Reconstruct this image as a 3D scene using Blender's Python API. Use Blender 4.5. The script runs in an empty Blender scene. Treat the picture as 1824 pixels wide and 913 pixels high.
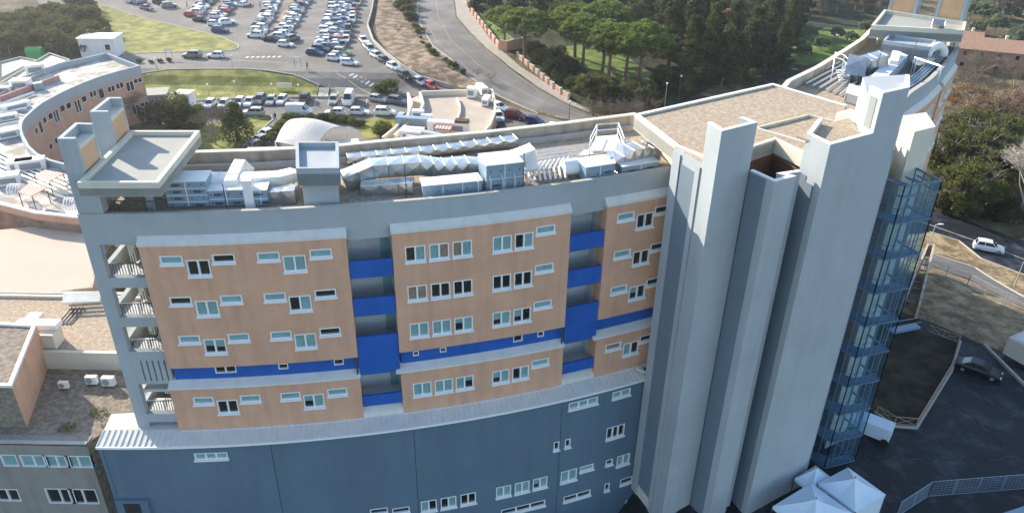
import bpy, bmesh, math, random
from math import sin, cos, radians, pi, atan2, hypot, sqrt
from mathutils import Vector, Matrix
from mathutils.geometry import tessellate_polygon
random.seed(7)
scene = bpy.context.scene
COL = scene.collection
# ------------------------------------------------------------------ camera
CAMH = 53.0
FPX = 1393.2
def V3(*a): return Vector(a)
_dn = Vector((-44.2, 2456.0, FPX)).normalized()
_Y = (Vector((0,0,1)) - _dn*_dn.z).normalized()
_up = -_dn
_X = _Y.cross(_up)
MW = Matrix((_X, _Y, _up))            # camera (x right, y down, z forward) -> world
cd = bpy.data.cameras.new('camera'); cam = bpy.data.objects.new('camera', cd); COL.objects.link(cam)
cd.sensor_fit = 'HORIZONTAL'; cd.sensor_width = 36; cd.lens = FPX/1824*36
cd.clip_start = 0.5; cd.clip_end = 9000
rx = MW @ Vector((1,0,0)); ry = MW @ Vector((0,-1,0)); rz = MW @ Vector((0,0,-1))
cam.matrix_world = Matrix(((rx.x,ry.x,rz.x,0),(rx.y,ry.y,rz.y,0),(rx.z,ry.z,rz.z,CAMH),(0,0,0,1)))
scene.camera = cam
# ------------------------------------------------------------------ light
SUN_EL = radians(25); SUN_AZ = radians(-50)
sd = Vector((sin(SUN_AZ)*cos(SUN_EL), cos(SUN_AZ)*cos(SUN_EL), sin(SUN_EL)))
w = bpy.data.worlds.new('World'); scene.world = w; w.use_nodes = True
nt = w.node_tree; bg = nt.nodes['Background']
sky = nt.nodes.new('ShaderNodeTexSky'); sky.sky_type = 'NISHITA'; sky.sun_disc = False
sky.sun_elevation = SUN_EL; sky.sun_rotation = SUN_AZ; sky.air_density = 1.0; sky.dust_density = 0.6
nt.links.new(sky.outputs[0], bg.inputs[0]); bg.inputs[1].default_value = 0.15
sl = bpy.data.lights.new('sun', 'SUN'); sl.energy = 4.3; sl.angle = radians(0.5); sl.color = (1.0, 0.89, 0.73)
so = bpy.data.objects.new('sun', sl); COL.objects.link(so)
so.rotation_euler = (-sd).to_track_quat('-Z', 'Y').to_euler(); so.location = sd*500
vs = scene.view_settings; vs.view_transform = 'Standard'; vs.look = 'None'; vs.gamma = 1; vs.exposure = 1.22
try: vs.use_curve_mapping = False
except Exception: pass
# ------------------------------------------------------------------ pixel -> place
def ray(x, y): return MW @ Vector((x-912, y-456.5, FPX))
def P(x, y, z=0.0):
    d = ray(x, y); t = (z-CAMH)/d.z; return (d.x*t, d.y*t)
def HT(x, y, b):
    d = ray(x, y); return CAMH + d.z*hypot(b[0], b[1])/hypot(d.x, d.y)
def sm(t): t = max(0., min(1., t)); return t*t*(3-2*t)
def G0(x, y):
    t = sm((x+30)/22)
    g = 2.5*sm((y-(163-12*t))/(7+32*t))*(1-sm((x-10)/60))
    g -= 6.0*sm((14-x)/5)*sm((57-y)/6)
    g -= 7.0*sm((x+.8*y-122)/36)*sm((x-44)/20)
    if x < -95: g += 5*sm((-95-x)/60)*sm((y-150)/40)
    return g
GS = 2.5
def G(x, y):
    i, j = math.floor(x/GS), math.floor(y/GS); a, b = x/GS-i, y/GS-j
    return (G0(i*GS,j*GS)*(1-a)*(1-b)+G0((i+1)*GS,j*GS)*a*(1-b)+G0(i*GS,(j+1)*GS)*(1-a)*b+G0((i+1)*GS,(j+1)*GS)*a*b)
def GP(x, y):
    z = 0.
    for _ in range(8): p = P(x, y, z); z = G0(*p)
    return p
# ------------------------------------------------------------------ materials
def mat(name, col, rough=0.8, var=0.12, scale=0.6, metal=0.0, bump=0.0, bscale=8.0, col2=None, streak=0.0, spec=0.3, detail=6, obj=False, c2amt=(0.42,0.62)):
    m = bpy.data.materials.new(name); m.use_nodes = True; n = m.node_tree; b = n.nodes['Principled BSDF']; L = n.links.new
    b.inputs['Roughness'].default_value = rough; b.inputs['Metallic'].default_value = metal
    b.inputs['Specular IOR Level'].default_value = spec
    if obj:
        tc = n.nodes.new('ShaderNodeTexCoord'); src = tc.outputs['Object']
    else:
        g = n.nodes.new('ShaderNodeNewGeometry'); src = g.outputs['Position']
    c = (*col, 1)
    if var > 0 or col2:
        nz = n.nodes.new('ShaderNodeTexNoise'); nz.inputs['Scale'].default_value = scale; nz.inputs['Detail'].default_value = detail; nz.inputs['Roughness'].default_value = .65
        L(src, nz.inputs['Vector'])
        r = n.nodes.new('ShaderNodeValToRGB'); r.color_ramp.elements[0].position = c2amt[0] if col2 else .3; r.color_ramp.elements[1].position = c2amt[1] if col2 else .7
        r.color_ramp.elements[0].color = (col[0]*(1-var), col[1]*(1-var), col[2]*(1-var), 1)
        k2 = col2 if col2 else (min(1,col[0]*(1+var)), min(1,col[1]*(1+var)), min(1,col[2]*(1+var)))
        r.color_ramp.elements[1].color = (*k2, 1)
        L(nz.outputs['Fac'], r.inputs['Fac']); out = r.outputs['Color']
        if streak > 0:
            mp = n.nodes.new('ShaderNodeMapping'); mp.inputs['Scale'].default_value = (1.3, 1.3, 0.10); L(src, mp.inputs['Vector'])
            n2 = n.nodes.new('ShaderNodeTexNoise'); n2.inputs['Scale'].default_value = 1.0; n2.inputs['Detail'].default_value = 8; L(mp.outputs[0], n2.inputs['Vector'])
            r2 = n.nodes.new('ShaderNodeValToRGB'); r2.color_ramp.elements[0].position = .28; r2.color_ramp.elements[1].position = .55
            r2.color_ramp.elements[0].color = (1-streak,)*3+(1,); r2.color_ramp.elements[1].color = (1,1,1,1); L(n2.outputs['Fac'], r2.inputs['Fac'])
            mx = n.nodes.new('ShaderNodeMixRGB'); mx.blend_type = 'MULTIPLY'; mx.inputs[0].default_value = 1; L(out, mx.inputs[1]); L(r2.outputs[0], mx.inputs[2]); out = mx.outputs[0]
            n3 = n.nodes.new('ShaderNodeTexNoise'); n3.inputs['Scale'].default_value = 9; n3.inputs['Detail'].default_value = 3; L(src, n3.inputs['Vector'])
            r3 = n.nodes.new('ShaderNodeValToRGB'); r3.color_ramp.elements[0].color = (.93,.93,.93,1); r3.color_ramp.elements[1].color = (1.04,1.04,1.04,1); L(n3.outputs['Fac'], r3.inputs['Fac'])
            mx = n.nodes.new('ShaderNodeMixRGB'); mx.blend_type = 'MULTIPLY'; mx.inputs[0].default_value = 1; L(out, mx.inputs[1]); L(r3.outputs[0], mx.inputs[2]); out = mx.outputs[0]
        L(out, b.inputs['Base Color'])
    else: b.inputs['Base Color'].default_value = c
    if bump > 0:
        nb = n.nodes.new('ShaderNodeTexNoise'); nb.inputs['Scale'].default_value = bscale; nb.inputs['Detail'].default_value = 5; L(src, nb.inputs['Vector'])
        bp = n.nodes.new('ShaderNodeBump'); bp.inputs['Strength'].default_value = bump; bp.inputs['Distance'].default_value = .15; L(nb.outputs['Fac'], bp.inputs['Height']); L(bp.outputs[0], b.inputs['Normal'])
    return m
def leafmat(name, c1, c2, scale=.35):
    m = mat(name, c1, .75, .35, scale, col2=c2, spec=.15, detail=4, c2amt=(.38,.66))
    n = m.node_tree; b = n.nodes['Principled BSDF']; o = n.nodes['Material Output']
    t = n.nodes.new('ShaderNodeBsdfTranslucent'); t.inputs[0].default_value = (c2[0]*1.2, c2[1]*1.3, c2[2]*.8, 1)
    mx = n.nodes.new('ShaderNodeMixShader'); mx.inputs[0].default_value = .22
    n.links.new(b.outputs[0], mx.inputs[1]); n.links.new(t.outputs[0], mx.inputs[2]); n.links.new(mx.outputs[0], o.inputs[0]); return m
M = {}
M['plaster'] = mat('grey plaster', (.362,.402,.425), .85, .08, .25, streak=.07)
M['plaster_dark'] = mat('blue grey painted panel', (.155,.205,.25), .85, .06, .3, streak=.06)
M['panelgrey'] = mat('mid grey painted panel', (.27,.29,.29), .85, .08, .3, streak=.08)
M['bluegrey'] = mat('blue grey plaster', (.110,.175,.235), .85, .08, .22, streak=.10)
M['orange'] = mat('orange facade', (.62,.365,.245), .85, .09, .4, streak=.13)
M['orange2'] = mat('pale orange facade', (.56,.33,.23), .85, .10, .5, streak=.12)
M['orangep'] = mat('tan orange panel', (.60,.38,.22), .85, .08, .8, streak=.10)
M['blue'] = mat('cobalt blue paint', (.010,.10,.42), .5, .12, .7, streak=.16, spec=.4)
M['cap'] = mat('pale metal flashing', (.66,.64,.60), .85, .05, .8, streak=.08, spec=.1)
M['white'] = mat('white paint', (.78,.79,.78), .5, .04, 2)
M['frame'] = mat('white window frame', (.80,.81,.80), .45, .03, 4)
M['glassd'] = mat('dark window glass', (.015,.02,.022), .08, .3, .8, spec=.6)
M['glassb'] = mat('drawn blind behind glass', (.20,.36,.37), .22, .14, .9, spec=.6)
M['glassc'] = mat('tan curtain behind glass', (.26,.20,.15), .25, .3, 2.5, spec=.6)
M['loggia'] = mat('grey loggia wall', (.52,.55,.56), .85, .08, .5, streak=.10)
M['gravel'] = mat('roof gravel', (.40,.315,.225), .95, .18, 3.2, bump=.6, bscale=12, col2=(.48,.39,.295), detail=15)
M['gravel2'] = mat('dark roof gravel', (.235,.195,.155), .95, .25, 2.4, bump=.6, bscale=11, col2=(.31,.26,.205), detail=15)  # darker copy of the roof gravel, with shade put into its colour
M['concrete'] = mat('weathered concrete', (.50,.43,.34), .9, .25, .5, streak=.35)
M['cream'] = mat('cream plaster', (.62,.58,.48), .85, .05, .4, streak=.08)
M['felt'] = mat('roof felt', (.33,.34,.31), .85, .10, .6, streak=.0)
M['metal'] = mat('galvanised sheet', (.52,.53,.53), .30, .16, 1.2, metal=.9, bump=.06, bscale=3)
M['ahu'] = mat('blue grey unit panel', (.26,.35,.44), .45, .06, .8, metal=.25)
M['wht'] = mat('white coated sheet', (.76,.76,.74), .55, .05, 1.)
M['pipe'] = mat('pale lagged pipe', (.68,.68,.66), .4, .08, 2, metal=.5)
M['steel'] = mat('dark steel', (.10,.12,.14), .5, .1, 2, metal=.6)
M['gsteel'] = mat('blue grey steel', (.15,.22,.29), .5, .1, 2, metal=.4)
M['dark'] = mat('dark void', (.03,.03,.035), .9, .2, 2)
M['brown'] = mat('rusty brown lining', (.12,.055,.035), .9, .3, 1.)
M['asphalt'] = mat('sun bleached asphalt', (.155,.145,.135), .9, .16, .08, bump=.2, bscale=4, detail=14, col2=(.21,.195,.18))
M['asphaltd'] = mat('dark asphalt', (.018,.022,.032), .6, .4, .35, bump=.25, bscale=3, detail=15, col2=(.085,.10,.12), c2amt=(.50,.80))  # dark tone carries the right road's tree shade in its colour
M['pave'] = mat('pale paving', (.33,.30,.255), .9, .15, .5, bump=.1)
M['beige'] = mat('beige terrace screed', (.50,.41,.33), .9, .06, .15, bump=.05)
M['grassb'] = mat('bright grass', (.165,.19,.035), .95, .30, .3, bump=.4, bscale=3, col2=(.29,.27,.07), detail=12)
M['grassg'] = mat('garden grass', (.10,.17,.025), .95, .35, .2, bump=.4, bscale=3, col2=(.19,.24,.05), detail=12)
M['bank'] = mat('brushy brown bank', (.17,.12,.075), .95, .4, .45, bump=.9, bscale=2.2, col2=(.33,.25,.165), detail=15)
M['dry'] = mat('dry grass verge', (.25,.18,.10), .95, .4, .5, bump=.7, bscale=2.5, col2=(.38,.29,.17), detail=14)
M['earth'] = mat('rough earth', (.085,.07,.035), .95, .5, .12, bump=.8, bscale=1.2, col2=(.16,.13,.065), detail=14)
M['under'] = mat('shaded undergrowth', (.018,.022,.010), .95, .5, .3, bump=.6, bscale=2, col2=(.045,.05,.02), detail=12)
M['soil'] = mat('dark planted soil', (.045,.036,.025), .95, .4, .4, bump=.5, bscale=3, col2=(.07,.055,.035))
M['faded'] = mat('faded road paint', (.34,.33,.31), .8, .3, 2.)
M['scuff'] = mat('pale scuffed asphalt', (.022,.027,.037), .8, .4, 1.2, col2=(.10,.115,.14), detail=12, c2amt=(.45,.7))
M['line'] = mat('road paint', (.62,.60,.55), .7, .25, 3.)
M['kerb'] = mat('kerb stone', (.42,.40,.36), .85, .12, 1.)
M['wood'] = mat('bleached timber', (.36,.27,.18), .8, .2, 3.)
M['trunk'] = mat('pine bark', (.15,.10,.075), .9, .35, 2.)
M['bark'] = mat('grey bark', (.25,.20,.165), .9, .3, 3.)
M['barkpale'] = mat('pale bark', (.42,.37,.31), .9, .3, 3.)
M['brick'] = mat('brick wall', (.42,.22,.15), .9, .25, 3.)
M['tile'] = mat('clay roof tile', (.45,.26,.17), .85, .25, 2.5)
M['redtile'] = mat('red roof tile', (.50,.17,.10), .85, .25, 2.5)
M['person'] = mat('dark clothing', (.03,.03,.04), .8, .2, 4.)
M['skin'] = mat('skin', (.45,.28,.2), .6, .05, 4.)
M['tyre'] = mat('tyre rubber', (.02,.02,.02), .8, 0)
M['rim'] = mat('wheel rim', (.45,.46,.47), .35, 0, metal=.7)
M['carglass'] = mat('car glass', (.015,.02,.025), .06, 0, spec=.8)
M['lamp'] = mat('lamp lens', (.75,.75,.72), .2, 0)
M['tail'] = mat('tail lamp lens', (.35,.02,.02), .25, 0)
M['tent'] = mat('white tent fabric', (.62,.72,.80), .6, .04, 1.)
M['canopyf'] = mat('grey membrane', (.52,.51,.48), .5, .05, .4)
M['redwall'] = mat('faded red wall', (.40,.22,.20), .8, .15, 1.)
M['green'] = mat('green container paint', (.07,.33,.10), .5, .1, 2)
M['pink'] = mat('red stripe paint', (.55,.16,.12), .7, .15, 2)
M['sign'] = mat('pale sign board', (.72,.70,.58), .6, .04, 2)
M['glasswall'] = None
m = bpy.data.materials.new('blue tinted glass'); m.use_nodes = True; n = m.node_tree
b = n.nodes['Principled BSDF']; o = n.nodes['Material Output']; b.inputs['Base Color'].default_value = (.16,.30,.44,1); b.inputs['Roughness'].default_value = .08; b.inputs['Specular IOR Level'].default_value = .7
tr = n.nodes.new('ShaderNodeBsdfTransparent'); tr.inputs[0].default_value = (.72,.87,.97,1); mx = n.nodes.new('ShaderNodeMixShader')
gz = n.nodes.new('ShaderNodeTexNoise'); gz.inputs['Scale'].default_value = .12; gg = n.nodes.new('ShaderNodeNewGeometry'); n.links.new(gg.outputs['Position'], gz.inputs[0])
mr = n.nodes.new('ShaderNodeMapRange'); mr.inputs['To Min'].default_value = .07; mr.inputs['To Max'].default_value = .26; mr.inputs['From Min'].default_value = .35; mr.inputs['From Max'].default_value = .65
n.links.new(gz.outputs['Fac'], mr.inputs[0]); n.links.new(mr.outputs[0], mx.inputs[0])
n.links.new(tr.outputs[0], mx.inputs[1]); n.links.new(b.outputs[0], mx.inputs[2]); n.links.new(mx.outputs[0], o.inputs[0]); M['glasswall'] = m
CARCOL = {}
for nm, c, mt in [('white',(.74,.75,.75),0),('silver',(.42,.43,.44),.5),('grey',(.16,.17,.18),.4),('black',(.012,.013,.016),.2),('blue',(.02,.05,.14),.3),('dark red',(.13,.012,.02),.2),('red',(.42,.03,.025),.1),('pale green',(.38,.40,.12),.1),('beige',(.5,.44,.33),.2)]:
    CARCOL[nm] = mat(nm+' car paint', c, .28, 0, metal=mt, spec=.6)
# ------------------------------------------------------------------ mesh builder
def origin(o):
    v = Vector((0,0,0))
    while o: v += o.location; o = o.parent
    return v
class MB:
    def __init__(s): s.v = []; s.f = []; s.mi = []; s.m = 0
    def face(s, pts):
        i = len(s.v); s.v += [tuple(p) for p in pts]; s.f.append(tuple(range(i, i+len(pts)))); s.mi.append(s.m)
    def hexa(s, p):           # 8 points: bottom 4, top 4
        i = len(s.v); s.v += [tuple(q) for q in p]
        for a in ((3,2,1,0),(4,5,6,7),(0,1,5,4),(1,2,6,5),(2,3,7,6),(3,0,4,7)): s.f.append(tuple(i+k for k in a)); s.mi.append(s.m)
    def box(s, c, d, rz=0.):
        x, y, z = d[0]/2, d[1]/2, d[2]/2; cr, sr = cos(rz), sin(rz)
        s.hexa([(c[0]+a*cr-b*sr, c[1]+a*sr+b*cr, c[2]+e) for e in (-z, z) for a, b in ((-x,-y),(x,-y),(x,y),(-x,y))])
    def prism(s, poly, z0, z1, top=True, bot=True):
        n_ = len(poly); A = sum(poly[i][0]*poly[(i+1)%n_][1]-poly[(i+1)%n_][0]*poly[i][1] for i in range(n_))
        if A < 0: poly = poly[::-1]
        i = len(s.v); n_ = len(poly); s.v += [(p[0], p[1], z0) for p in poly]+[(p[0], p[1], z1) for p in poly]
        for k in range(n_):
            j = (k+1) % n_; s.f.append((i+k, i+j, i+n_+j, i+n_+k)); s.mi.append(s.m)
        if top: s.f.append(tuple(i+n_+k for k in range(n_))); s.mi.append(s.m)
        if bot: s.f.append(tuple(i+n_-1-k for k in range(n_))); s.mi.append(s.m)
    def strip(s, pts, z0, z1, t, closed=False):    # wall of thickness t along polyline (t to the left)
        n_ = len(pts); off = []
        for i in range(n_):
            a = Vector(pts[(i-1) % n_] if (i > 0 or closed) else pts[i]); b_ = Vector(pts[(i+1) % n_] if (i < n_-1 or closed) else pts[i]); c = Vector(pts[i])
            if (i == 0 or i == n_-1) and not closed: d = (b_-a).normalized(); off.append((c.x-d.y*t, c.y+d.x*t)); continue
            d1 = (c-a).normalized(); d2 = (b_-c).normalized(); n1 = Vector((-d1.y, d1.x)); n2 = Vector((-d2.y, d2.x)); q = (n1+n2); k = t/max(.35, q.dot(n1)); off.append((c.x+q.x*k, c.y+q.y*k))
        z0f = z0 if callable(z0) else (lambda p: z0); z1f = z1 if callable(z1) else (lambda p: z1)
        for i in range(n_ if closed else n_-1):
            j = (i+1) % n_; a, b_, c, d = pts[i], pts[j], off[j], off[i]
            s.hexa([(a[0],a[1],z0f(a)),(b_[0],b_[1],z0f(b_)),(c[0],c[1],z0f(b_)),(d[0],d[1],z0f(a)),(a[0],a[1],z1f(a)),(b_[0],b_[1],z1f(b_)),(c[0],c[1],z1f(b_)),(d[0],d[1],z1f(a))])
    def tube(s, pts, r, n_=6, r2=None, cap=True):
        pts = [Vector(p) for p in pts]; K = len(pts); i0 = len(s.v); r2 = r if r2 is None else r2; pu = None
        for k, p in enumerate(pts):
            d = (pts[min(k+1, K-1)]-pts[max(k-1, 0)]).normalized()
            u = d.cross(Vector((0,0,1)) if abs(d.z) < .95 else Vector((1,0,0))).normalized() if pu is None else (pu-d*pu.dot(d)).normalized()
            pu = u; v_ = d.cross(u); rr = r+(r2-r)*k/(K-1)
            s.v += [tuple(p+u*rr*cos(2*pi*a/n_)+v_*rr*sin(2*pi*a/n_)) for a in range(n_)]
        for k in range(K-1):
            for a in range(n_):
                b_ = (a+1) % n_; s.f.append((i0+k*n_+a, i0+k*n_+b_, i0+(k+1)*n_+b_, i0+(k+1)*n_+a)); s.mi.append(s.m)
        if cap:
            s.f.append(tuple(i0+n_-1-a for a in range(n_))); s.mi.append(s.m); s.f.append(tuple(i0+(K-1)*n_+a for a in range(n_))); s.mi.append(s.m)
    def build(s, name, mats, parent=None, smooth=False, loc=None):
        me = bpy.data.meshes.new(name); off = origin(parent) if parent else (Vector(loc) if loc else Vector((0,0,0)))
        me.from_pydata([(a[0]-off.x, a[1]-off.y, a[2]-off.z) for a in s.v], [], s.f)
        if not isinstance(mats, (list, tuple)): mats = [mats]
        for q in mats: me.materials.append(q)
        if len(mats) > 1: me.polygons.foreach_set('material_index', s.mi)
        if smooth: me.polygons.foreach_set('use_smooth', [True]*len(me.polygons))
        me.update(); o_ = bpy.data.objects.new(name, me); COL.objects.link(o_)
        if parent: o_.parent = parent
        elif loc: o_.location = loc
        return o_
def thing(name, loc, label, cat, group=None, rz=0.):
    o_ = bpy.data.objects.new(name, None); COL.objects.link(o_); o_.location = loc; o_.rotation_euler = (0,0,rz); o_.empty_display_size = .3
    o_['label'] = label; o_['category'] = cat
    if group: o_['group'] = group
    return o_
def tag(o_, label, cat, group=None):
    o_['label'] = label; o_['category'] = cat
    if group: o_['group'] = group
    return o_
def struct(o_): o_['kind'] = 'structure'; return o_
def copytree(o_, parent=None):
    c = o_.copy(); COL.objects.link(c)
    if parent: c.parent = parent
    for ch in list(o_.children): copytree(ch, c)
    return c
# ------------------------------------------------------------------ ground
def axis_vals(lo, hi, step, far):
    a = [lo+i*step for i in range(int(round((hi-lo)/step))+1)]
    k = step; x = a[-1]
    while x < far: k *= 1.7; x += k; a.append(x)
    k = step; x = a[0]; pre = []
    while x > -far: k *= 1.7; x -= k; pre.append(x)
    return pre[::-1]+a
xs = axis_vals(-130, 150, GS, 3000); ys = axis_vals(30, 300, GS, 3000)
me = bpy.data.meshes.new('ground'); nx = len(xs)
me.from_pydata([(x, y, G0(x, y)) for y in ys for x in xs], [], [(j*nx+i, j*nx+i+1, (j+1)*nx+i+1, (j+1)*nx+i) for j in range(len(ys)-1) for i in range(nx-1)])
me.materials.append(M['earth']); go = bpy.data.objects.new('ground', me); COL.objects.link(go); struct(go)
def drape(name, poly, mt, off=.05, world=False, st=True):
    pw = poly if world else [GP(*q) for q in poly]
    bm = bmesh.new(); vs_ = [bm.verts.new((p[0], p[1], 0)) for p in pw]
    for tr_ in tessellate_polygon([[Vector((p[0], p[1], 0)) for p in pw]]):
        try: bm.faces.new([vs_[k] for k in tr_])
        except ValueError: pass
    x0, x1 = min(p[0] for p in pw), max(p[0] for p in pw); y0, y1 = min(p[1] for p in pw), max(p[1] for p in pw)
    for k in range(math.ceil(x0/GS), math.floor(x1/GS)+1):
        bmesh.ops.bisect_plane(bm, geom=bm.verts[:]+bm.edges[:]+bm.faces[:], plane_co=(k*GS,0,0), plane_no=(1,0,0))
    for k in range(math.ceil(y0/GS), math.floor(y1/GS)+1):
        bmesh.ops.bisect_plane(bm, geom=bm.verts[:]+bm.edges[:]+bm.faces[:], plane_co=(0,k*GS,0), plane_no=(0,1,0))
    for v in bm.verts: v.co.z = G(v.co.x, v.co.y)+off
    bm.normal_update()
    for f_ in bm.faces:
        if f_.normal.z < 0: f_.normal_flip()
    me = bpy.data.meshes.new(name); bm.to_mesh(me); bm.free(); me.materials.append(mt)
    o_ = bpy.data.objects.new(name, me); COL.objects.link(o_)
    if st: struct(o_)
    return o_
drape('parking_lot', [(60,-14),(672,-14),(655,50),(665,78),(700,110),(745,142),(795,157),(870,168),(900,188),(1000,215),(1100,232),(1100,262),(1000,262),(870,262),(800,225),(740,178),(700,166),(640,151),(520,131),(440,124),(300,124),(225,128),(212,110),(100,70)], M['asphalt'], .05)
drape('courtyard_paving', [(262,190),(300,185),(440,177),(560,177),(700,176),(735,185),(760,200),(760,300),(330,310),(250,260)], M['asphalt'], .05)
drape('grass_slope', [(236,129),(300,125),(440,125),(520,132),(567,140),(640,153),(690,168),(702,174),(640,175),(560,175),(440,176),(300,184),(262,188)], M['grassb'], .08)
drape('grass_triangle', [(150,0),(222,22),(310,45),(393,66),(425,80),(412,90),(300,93),(227,96),(205,84),(180,45)], M['grassb'], .1)
drape('lawn', [(330,262),(350,266),(420,270),(440,256),(487,212),(484,207),(440,211),(400,217),(345,225)], M['grassb'], .1)
drape('lawn', [(655,211),(712,208),(720,214),(700,238),(655,250),(636,232)], M['grassb'], .1)
drape('dry_bank', [(676,-12),(668,40),(672,66),(690,92),(730,122),(775,146),(820,157),(868,160),(880,165),(925,188),(985,205),(1060,225),(1100,232),(1100,222),(1040,222),(960,201),(880,166),(830,131),(772,82),(744,32),(748,-12)], M['bank'], .09)
drape('main_road', [(748,-14),(744,32),(772,82),(830,131),(880,166),(960,201),(1040,222),(1115,242),(1130,232),(1070,212),(1010,187),(960,160),(905,122),(865,90),(838,62),(812,32),(806,-14)], M['asphalt'], .07)
drape('pavement', [(808,-14),(814,30),(840,60),(868,88),(908,120),(962,158),(1012,186),(1075,210),(1085,206),(1016,180),(975,150),(925,118),(892,90),(870,66),(842,26),(838,-14)], M['pave'], .10)
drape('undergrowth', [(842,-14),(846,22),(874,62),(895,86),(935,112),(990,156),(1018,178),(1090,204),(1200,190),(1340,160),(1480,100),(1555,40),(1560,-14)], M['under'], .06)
drape('garden_lawn', [(846,10),(860,30),(905,62),(935,84),(925,92),(893,86),(872,60),(850,26)], M['grassg'], .12)
drape('garden_lawn', [(953,128),(975,132),(1015,160),(1018,176),(990,156)], M['grassg'], .12)
drape('garden_lawn', [(990,86),(1060,78),(1110,92),(1130,112),(1180,140),(1160,165),(1120,150),(1060,132),(1022,112)], M['grassg'], .12)
drape('garden_lawn', [(1420,70),(1470,50),(1545,55),(1530,80),(1470,112),(1432,118),(1400,112)], M['grassg'], .12)
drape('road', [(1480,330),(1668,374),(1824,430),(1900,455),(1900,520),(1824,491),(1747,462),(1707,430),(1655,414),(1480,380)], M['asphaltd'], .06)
drape('dry_verge', [(1500,380),(1655,414),(1707,430),(1747,462),(1824,491),(1900,522),(1900,575),(1824,528),(1736,477),(1642,446),(1500,410)], M['dry'], .07)
drape('lane', [(1500,405),(1642,447),(1736,478),(1824,529),(1900,576),(1900,600),(1824,548),(1722,494),(1638,463),(1500,430)], M['asphalt'], .09)
drape('dirt_bank', [(1500,430),(1638,464),(1722,495),(1824,549),(1900,601),(1900,700),(1824,640),(1753,616),(1700,592),(1633,566),(1560,540),(1480,480)], M['dry'], .07)
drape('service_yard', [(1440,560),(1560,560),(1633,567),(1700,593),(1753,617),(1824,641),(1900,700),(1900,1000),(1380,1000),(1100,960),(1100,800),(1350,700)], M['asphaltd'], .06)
drape('planted_bed', [(1560,560),(1652,592),(1706,612),(1692,660),(1631,760),(1592,757),(1540,728),(1470,700)], M['soil'], .12)
def ribbon(name, pts, wd, mt, off, dash=None, z=True):
    mb = MB(); W = [Vector(GP(*q)) for q in pts]
    fine = []
    for a, b_ in zip(W, W[1:]):
        n_ = max(1, int((b_-a).length/1.25)); fine += [a.lerp(b_, k/n_) for k in range(n_)]
    fine.append(W[-1]); acc = 0
    for a, b_ in zip(fine, fine[1:]):
        d = (b_-a); acc += d.length
        if d.length < 1e-4 or (dash and (acc % dash) > dash*.5): continue
        q = Vector((-d.y, d.x)).normalized()*wd/2
        mb.face([(p.x, p.y, G(p.x, p.y)+off) for p in (a-q, b_-q, b_+q, a+q)])
    o_ = mb.build(name, mt); return struct(o_)
ribbon('road_marking', [(776,-5),(780,30),(805,75),(850,115),(905,150),(960,178),(1040,207)], .10, M['faded'], .075)
ribbon('road_marking', [(754,10),(756,35),(780,78),(836,127),(886,160),(965,194)], .09, M['faded'], .075)
ribbon('road_marking', [(808,10),(815,32),(842,64),(870,94),(910,126),(960,163)], .09, M['faded'], .075)
ribbon('road_marking', [(240,113),(320,110),(420,108),(500,112)], .12, M['line'], .06)
ribbon('road_marking', [(1640,395),(1740,430),(1824,462)], .12, M['line'], .065)
ribbon('road_marking', [(1640,455),(1730,487),(1824,541)], .10, M['line'], .1)
ribbon('road_marking', [(600,130),(660,148),(720,166)], .12, M['line'], .06)
for q in range(7): ribbon('zebra_stripe', [(438+q*9.5, 103.5-q*.1), (443+q*9.5, 101-q*.1)], .55, M['line'], .062)
for q in range(6): ribbon('zebra_stripe', [(622+q*7, 133+q*1.5), (630+q*7, 131+q*1.5)], .5, M['line'], .062)
for k in range(15):
    ribbon('bay_marking', [(362+k*22.5, 174.5-k*.2), (356+k*22.8, 190-k*.2)], .12, M['line'], .06)
ribbon('faded_tyre_line', [(1540,812),(1640,818),(1740,820),(1830,816)], .18, M['scuff'], .07)
ribbon('faded_tyre_line', [(1660,700),(1730,740),(1790,800)], .3, M['scuff'], .068)
ribbon('faded_tyre_line', [(1535,800),(1580,850),(1600,880)], .12, M['scuff'], .07)
ribbon('faded_tyre_line', [(1690,690),(1740,700),(1800,740)], .22, M['scuff'], .069)
def kerb(pts, h=.13, t=.25, closed=False):
    mb = MB(); W = [Vector(GP(*q)) for q in pts]; fine = []
    for a, b_ in zip(W, W[1:]):
        n_ = max(1, int((b_-a).length/2)); fine += [a.lerp(b_, k/n_) for k in range(n_)]
    fine.append(W[-1]); fp = [(v.x, v.y) for v in fine]
    mb.strip(fp, lambda p: G(*p)-.1, lambda p: G(*p)+h+.05, t); return struct(mb.build('kerb', M['kerb']))
kerb([(212,97),(300,94),(412,91),(426,86),(425,80),(393,66),(310,45),(222,22),(160,2)])
kerb([(236,128),(300,124),(440,123.5),(520,131),(567,139)]); kerb([(585,142),(640,152),(690,165),(702,172)])
kerb([(300,184),(440,176),(560,175),(700,175)], .35, .3); kerb([(436,260),(487,214),(484,206),(440,210)]); kerb([(744,5),(742,32),(770,83),(828,132),(878,167),(958,203)])
kerb([(1642,447),(1736,478),(1824,529)]); kerb([(1655,414),(1707,430),(1747,462),(1824,491)])
# low concrete wall on top of the dry bank
mb = MB(); W = [GP(*q) for q in [(668,-10),(664,20),(656,48),(666,76),(688,98),(716,120),(748,140),(800,156)]]
mb.strip(W, lambda p: G(*p)-.2, lambda p: G(*p)+.9, -.3); tag(mb.build('retaining_wall', M['kerb']), 'low pale concrete wall curving along the edge of the car park', 'wall')
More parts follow.
